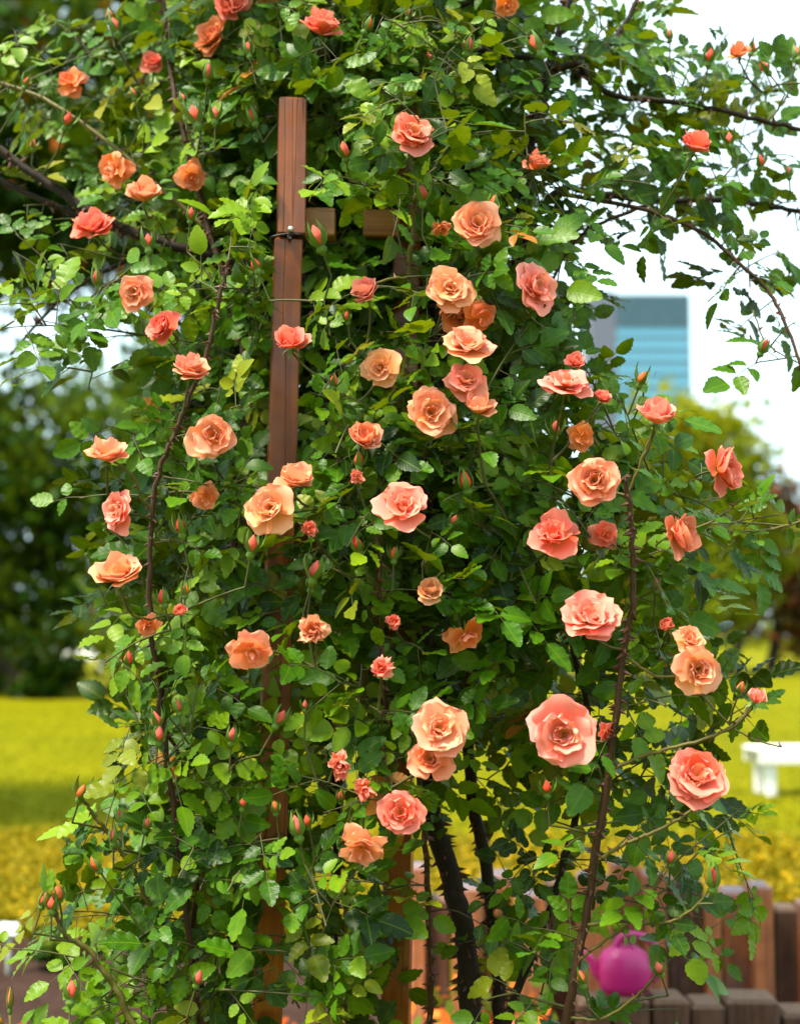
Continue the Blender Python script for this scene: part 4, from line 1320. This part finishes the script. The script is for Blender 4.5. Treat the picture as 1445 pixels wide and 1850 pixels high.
rg = np.random.default_rng(99)
new_pts = []
def try_shoot(ti, tj, deep=False):
    px = (tj + rg.random()) * 50; py = (ti + rg.random()) * 50
    if deep == 2:
        Y = rg.uniform(2.7, 4.3)
    elif deep:
        Y = rg.uniform(3.02, 3.5)
    else:
        Y = front_depth(px, py) + .50 * rg.random() ** 1.35
    tip = np.array(at(px, py, Y))
    q = np.array(nearest_cane(tip, .03))
    d = tip - q
    D = np.linalg.norm(d)
    if D > .50 and not deep: return
    L_ = min(D, rg.uniform(.12, .30))
    if D < .05:
        q = tip - norm(rg.normal(size=3) + np.array([0, -.3, .8])) * .1; D = .1; L_ = .1
    ctrl = q + (tip - q) * .55 + np.array([0, 0, .10 * D]) + rg.normal(0, .04 * D, 3)
    made = 0; last = None
    if post_block(px, py, Y): return
    nl = max(3, int(L_ / .030))
    base_t = np.clip(rg.normal(.40, .21), 0, 1)
    young = rg.random() < .22
    if young: base_t = rg.uniform(.6, .9)
    if py < 620 and px < 470: base_t = min(1, base_t + .08)  # upper left leaves tinted yellower, painting in their backlight
    if py < 620 and px > 930: base_t *= .7  # upper right leaves darkened in colour, painting silhouettes against the sky
    ang = rg.uniform(0, 6.28)
    for i in range(nl):
        f = 1 - (L_ / D) * (1 - (i + .5) / nl)
        f = min(max(f, 0), 1)
        b = q * (1 - f) ** 2 + ctrl * 2 * f * (1 - f) + tip * f * f
        tan = norm((ctrl - q) * (1 - f) + (tip - ctrl) * f)
        ang += 2.4
        a1 = norm(np.cross(tan, np.array([.3, .1, 1.0]))); a2 = np.cross(tan, a1)
        outd = norm(a1 * math.cos(ang) + a2 * math.sin(ang) + tan * .55)
        size = rg.uniform(.78, 1.26) * (1 - .25 * (i == nl - 1))
        special = 1.0 if rg.random() < .006 else (rg.uniform(.1, .35) if young and rg.random() < .25 else 0.0)
        lf, rc = make_leaf(b, outd, rg, size, base_t + rg.normal(0, .05), special)
        mids = np.array([o + m[:, 1] * .5 for _, m, o, _, _ in lf])
        X, Yp, F_ = px_of(mids)
        cx, cy = X.mean(), Yp.mean()
        if cx < -60 or cx > 1505 or (cy < -60 and deep != 2) or cy > 1910: continue
        ci, cj = min(NR - 1, max(0, int(cy // 50))), min(NC - 1, max(0, int(cx // 50)))
        if not deep and count[ci, cj] > target[ci, cj] * 1.25: continue
        if GR[ci, cj] == 0 and rg.random() < .9: continue
        # leaflets that would reach into empty cells
        ii = np.clip((Yp // 50).astype(int), 0, NR - 1); jj = np.clip((X // 50).astype(int), 0, NC - 1)
        if (GR[ii, jj] == 0).sum() >= 2 and rg.random() < .8: continue
        dep = b[1]
        keep = []
        for li, (x_, y_) in enumerate(zip(X, Yp)):
            dd = (BR[:, 0] - x_) ** 2 + (BR[:, 1] - y_) ** 2
            m_ = (dd < (BR[:, 2] + 13) ** 2) & (mids[li, 1] < BR[:, 3] + .03)
            if m_.any() or post_block(x_, y_, mids[li, 1]): continue
            if (((VC[:, 0] - x_) ** 2 + (VC[:, 1] - y_) ** 2 < 19 ** 2) & (mids[li, 1] < VC[:, 2])).any() and rg.random() < .6: continue
            keep.append(lf[li])
        if len(keep) < max(2, len(lf) - 2): continue
        leaf_list.append((keep, rc))
        if not deep:
            count[ci, cj] += len(keep) / 5.0
        made += 1; last = b
    if made:
        r0 = .0024 if D > .2 else .0018
        tip = last + norm(tip - last) * min(.01, np.linalg.norm(tip - last))
        pp = twig(q, tip, r0, .0010, .10, Vector(ctrl - (q + (tip - q) * .55) - np.array([0, 0, .10 * D])), 6)
        if not deep: new_pts.extend([tuple(pp[2]), tuple(pp[3]), tuple(pp[4])])
for it in range(5200):
    deficit = np.maximum(0, target - count)
    tot = deficit.sum()
    if tot < target.sum() * .03: break
    if it % 40 == 0:
        prob = (deficit / tot).ravel()
        if new_pts:
            cane_np = np.concatenate([cane_np, np.array(new_pts)]); new_pts.clear()
    k = rg.choice(NR * NC, p=prob)
    try_shoot(k // NC, k % NC)
n_front = len(leaf_list)
if new_pts: cane_np = np.concatenate([cane_np, np.array(new_pts)])
for foot, f, fz in pending:
    q_ = nearest_cane(foot - f * .04, .0, .004)
    twig(q_, foot, .0028, .0020, -.05 if fz < 0 else .05, f * -.03)
for foot, ax in pending_b:
    q_ = nearest_cane(foot - ax * .05, .0, .004)
    st = foot - ax * min(.05, (foot - q_).length * .5)
    twig(q_, st, .0023, .0018, .05)
    twig(st, foot, .0018, .0017)
# the shaded inner depth of the plant behind the posts and main canes
for it in range(520):
    i = int(rg.integers(0, 26)); j = int(rg.integers(7, 19))
    if it % 3 == 0: i = int(rg.integers(5, 14)); j = int(rg.integers(9, 16))
    if GR[i, j] >= 0: try_shoot(i, j, True)
# leafy roof of the arch, added above and behind the view to shade the inside
for it in range(330):
    try_shoot(int(rg.integers(-8, 3)), int(rg.integers(6, 19)), 2)
print('leaves', n_front, len(leaf_list), 'leaflets', sum(len(l[0]) for l in leaf_list))

# which leaves show largest: a coarse depth buffer
SX, SY = 1445 // 4 + 2, 1850 // 4 + 2
tp = []
for V, F, UV in TEMPL:
    a = V[F].mean(1); b_ = (V[F[:, 0]] + V[F[:, 1]]) / 2
    tp.append(np.concatenate([V, a, b_]))
allP = []; allI = []
for li, (lf, rc) in enumerate(leaf_list):
    for (k, M, o, t, s) in lf:
        P = tp[k] @ M.T + o
        allP.append(P); allI.append(np.full(len(P), li))
allP = np.concatenate(allP); allI = np.concatenate(allI)
X, Yp, F_ = px_of(allP)
xi = (X // 4).astype(int); yi = (Yp // 4).astype(int)
ok = (xi >= 0) & (xi < SX) & (yi >= 0) & (yi < SY)
flat = yi * SX + xi
zb = np.full(SX * SY, 1e9)
np.minimum.at(zb, flat[ok], F_[ok])
for (bx, by, br, bY) in bloom_rec:
    y0, y1, x0, x1 = int((by - br) // 4), int((by + br) // 4), int((bx - br) // 4), int((bx + br) // 4)
    for yy in range(max(0, y0), min(SY - 1, y1)):
        for xx in range(max(0, x0), min(SX - 1, x1)):
            zb[yy * SX + xx] = min(zb[yy * SX + xx], bY)
vis = ok & (F_ < zb[np.clip(flat, 0, SX * SY - 1)] + .006)
pairs = np.unique(np.stack([allI[vis], flat[vis]], 1), axis=0)
area = np.bincount(pairs[:, 0], minlength=len(leaf_list))
order = np.argsort(-area)
single = set(order[:300].tolist())

# 300 leaves as parts, leaflets as their pieces
leaf_me = {}
def leaflet_me(k, t, s):
    tq = int(round(t * (TINTQ - 1))); sq = 0 if s < .08 else (1 if s < .5 else 2)
    key = (k, tq, sq)
    if key not in leaf_me:
        V, F, UV = TEMPL[k]
        leaf_me[key] = make_mesh('leaflet', V, F, M_leaf, True, uv=UV, tint=np.tile([tq / (TINTQ - 1), (0, .22, 1)[sq], .5], (len(V), 1)))
    return leaf_me[key]
SV, SF, SUV, ST = [], [], [], []
nv = 0
rach = MB()
for li, (lf, rc) in enumerate(leaf_list):
    if li in single:
        b0 = Vector(rc[0])
        mb = MB(); mb.tube([Vector(p) - b0 for p in rc], [.0011, .0009, .0006], 4, False)
        o = mb.build('leaf', M_twig, rose); o.location = b0 - RO
        for (k, M, org, t, s) in lf:
            q = bpy.data.objects.new('leaflet', leaflet_me(k, t, s))
            q.parent = o
            m4 = Matrix.Identity(4)
            for r_ in range(3):
                for c_ in range(3): m4[r_][c_] = M[r_, c_]
                m4[r_][3] = org[r_] - b0[r_]
            q.matrix_local = m4
            col.objects.link(q)
    else:
        rach.tube([Vector(p) - RO for p in rc], [.0011, .0009, .0006], 3, False)
        for (k, M, org, t, s) in lf:
            V, F, UV = TEMPL[k]
            SV.append(V @ M.T + org); SF.append(F + nv); SUV.append(UV)
            ST.append(np.tile([t, 0 if s < .08 else s, .5], (len(V), 1)))
            nv += len(V)
me = make_mesh('foliage', np.concatenate(SV) - np.array(RO), np.concatenate(SF), M_leaf, True, uv=np.concatenate(SUV), tint=np.concatenate(ST))
fo = obj('foliage', me, rose); fo['kind'] = 'stuff'
ro = rach.build('leaf_stalks', M_twig, rose); ro['kind'] = 'stuff'
tw = twigs.build('twigs', M_twig, rose); tw['kind'] = 'stuff'

# ------------------------------------------------------------------ small neighbouring rose shoot at the lower left corner
def corner_shoot():
    Y = 2.6
    g = at(20, 1850, Y)
    t = empty('rose_shoot', (g.x, Y, 0))
    tag(t, 'single upright rose shoot with green bud at the lower left corner', 'rose shoot')
    o0 = Vector(t.location)
    top = at(18, 1822, Y) - o0
    mb = MB(); mb.tube(spline([Vector((.03, 0, -.05)), Vector((.02, .01, top.z * .5)), top], 6), .003, 7); mb.build('stem', M_cane_green, t)
    s = 34 * m_per_px(Y)
    b = obj('bud', BUDS[0], t); b.location = top; b.scale = (s * .45, s * .45, s); b.color = (*COL['orange'], 1)
    obj('calyx', CALS[0], b)
    b = obj('bud', BUDS[2], t); b.location = top + Vector((-.012, -.01, -.03)); b.scale = (s * .4, s * .4, s * .7); b.color = (*COL['orange'], 1); b.rotation_euler = (0, -.35, 0)
    obj('calyx', CALS[1], b)
    rg2 = np.random.default_rng(5)
    for k in range(5):
        base = np.array(top) + np.array([0, 0, -.03 - .022 * k])
        lf, rc = make_leaf(base, norm(np.array([math.cos(k * 2.4), -.4, .2])), rg2, .8, .6, 0)
        b0 = Vector(rc[0])
        mb = MB(); mb.tube([Vector(p) - b0 for p in rc], [.001, .0009, .0006], 4, False)
        o = mb.build('leaf', M_twig, t); o.location = b0
        for (kk, M, org, ti, s_) in lf:
            q = bpy.data.objects.new('leaflet', leaflet_me(kk, ti, s_)); q.parent = o
            m4 = Matrix.Identity(4)
            for r_ in range(3):
                for c_ in range(3): m4[r_][c_] = M[r_, c_]
                m4[r_][3] = org[r_] - b0[r_]
            q.matrix_local = m4
            col.objects.link(q)
corner_shoot()
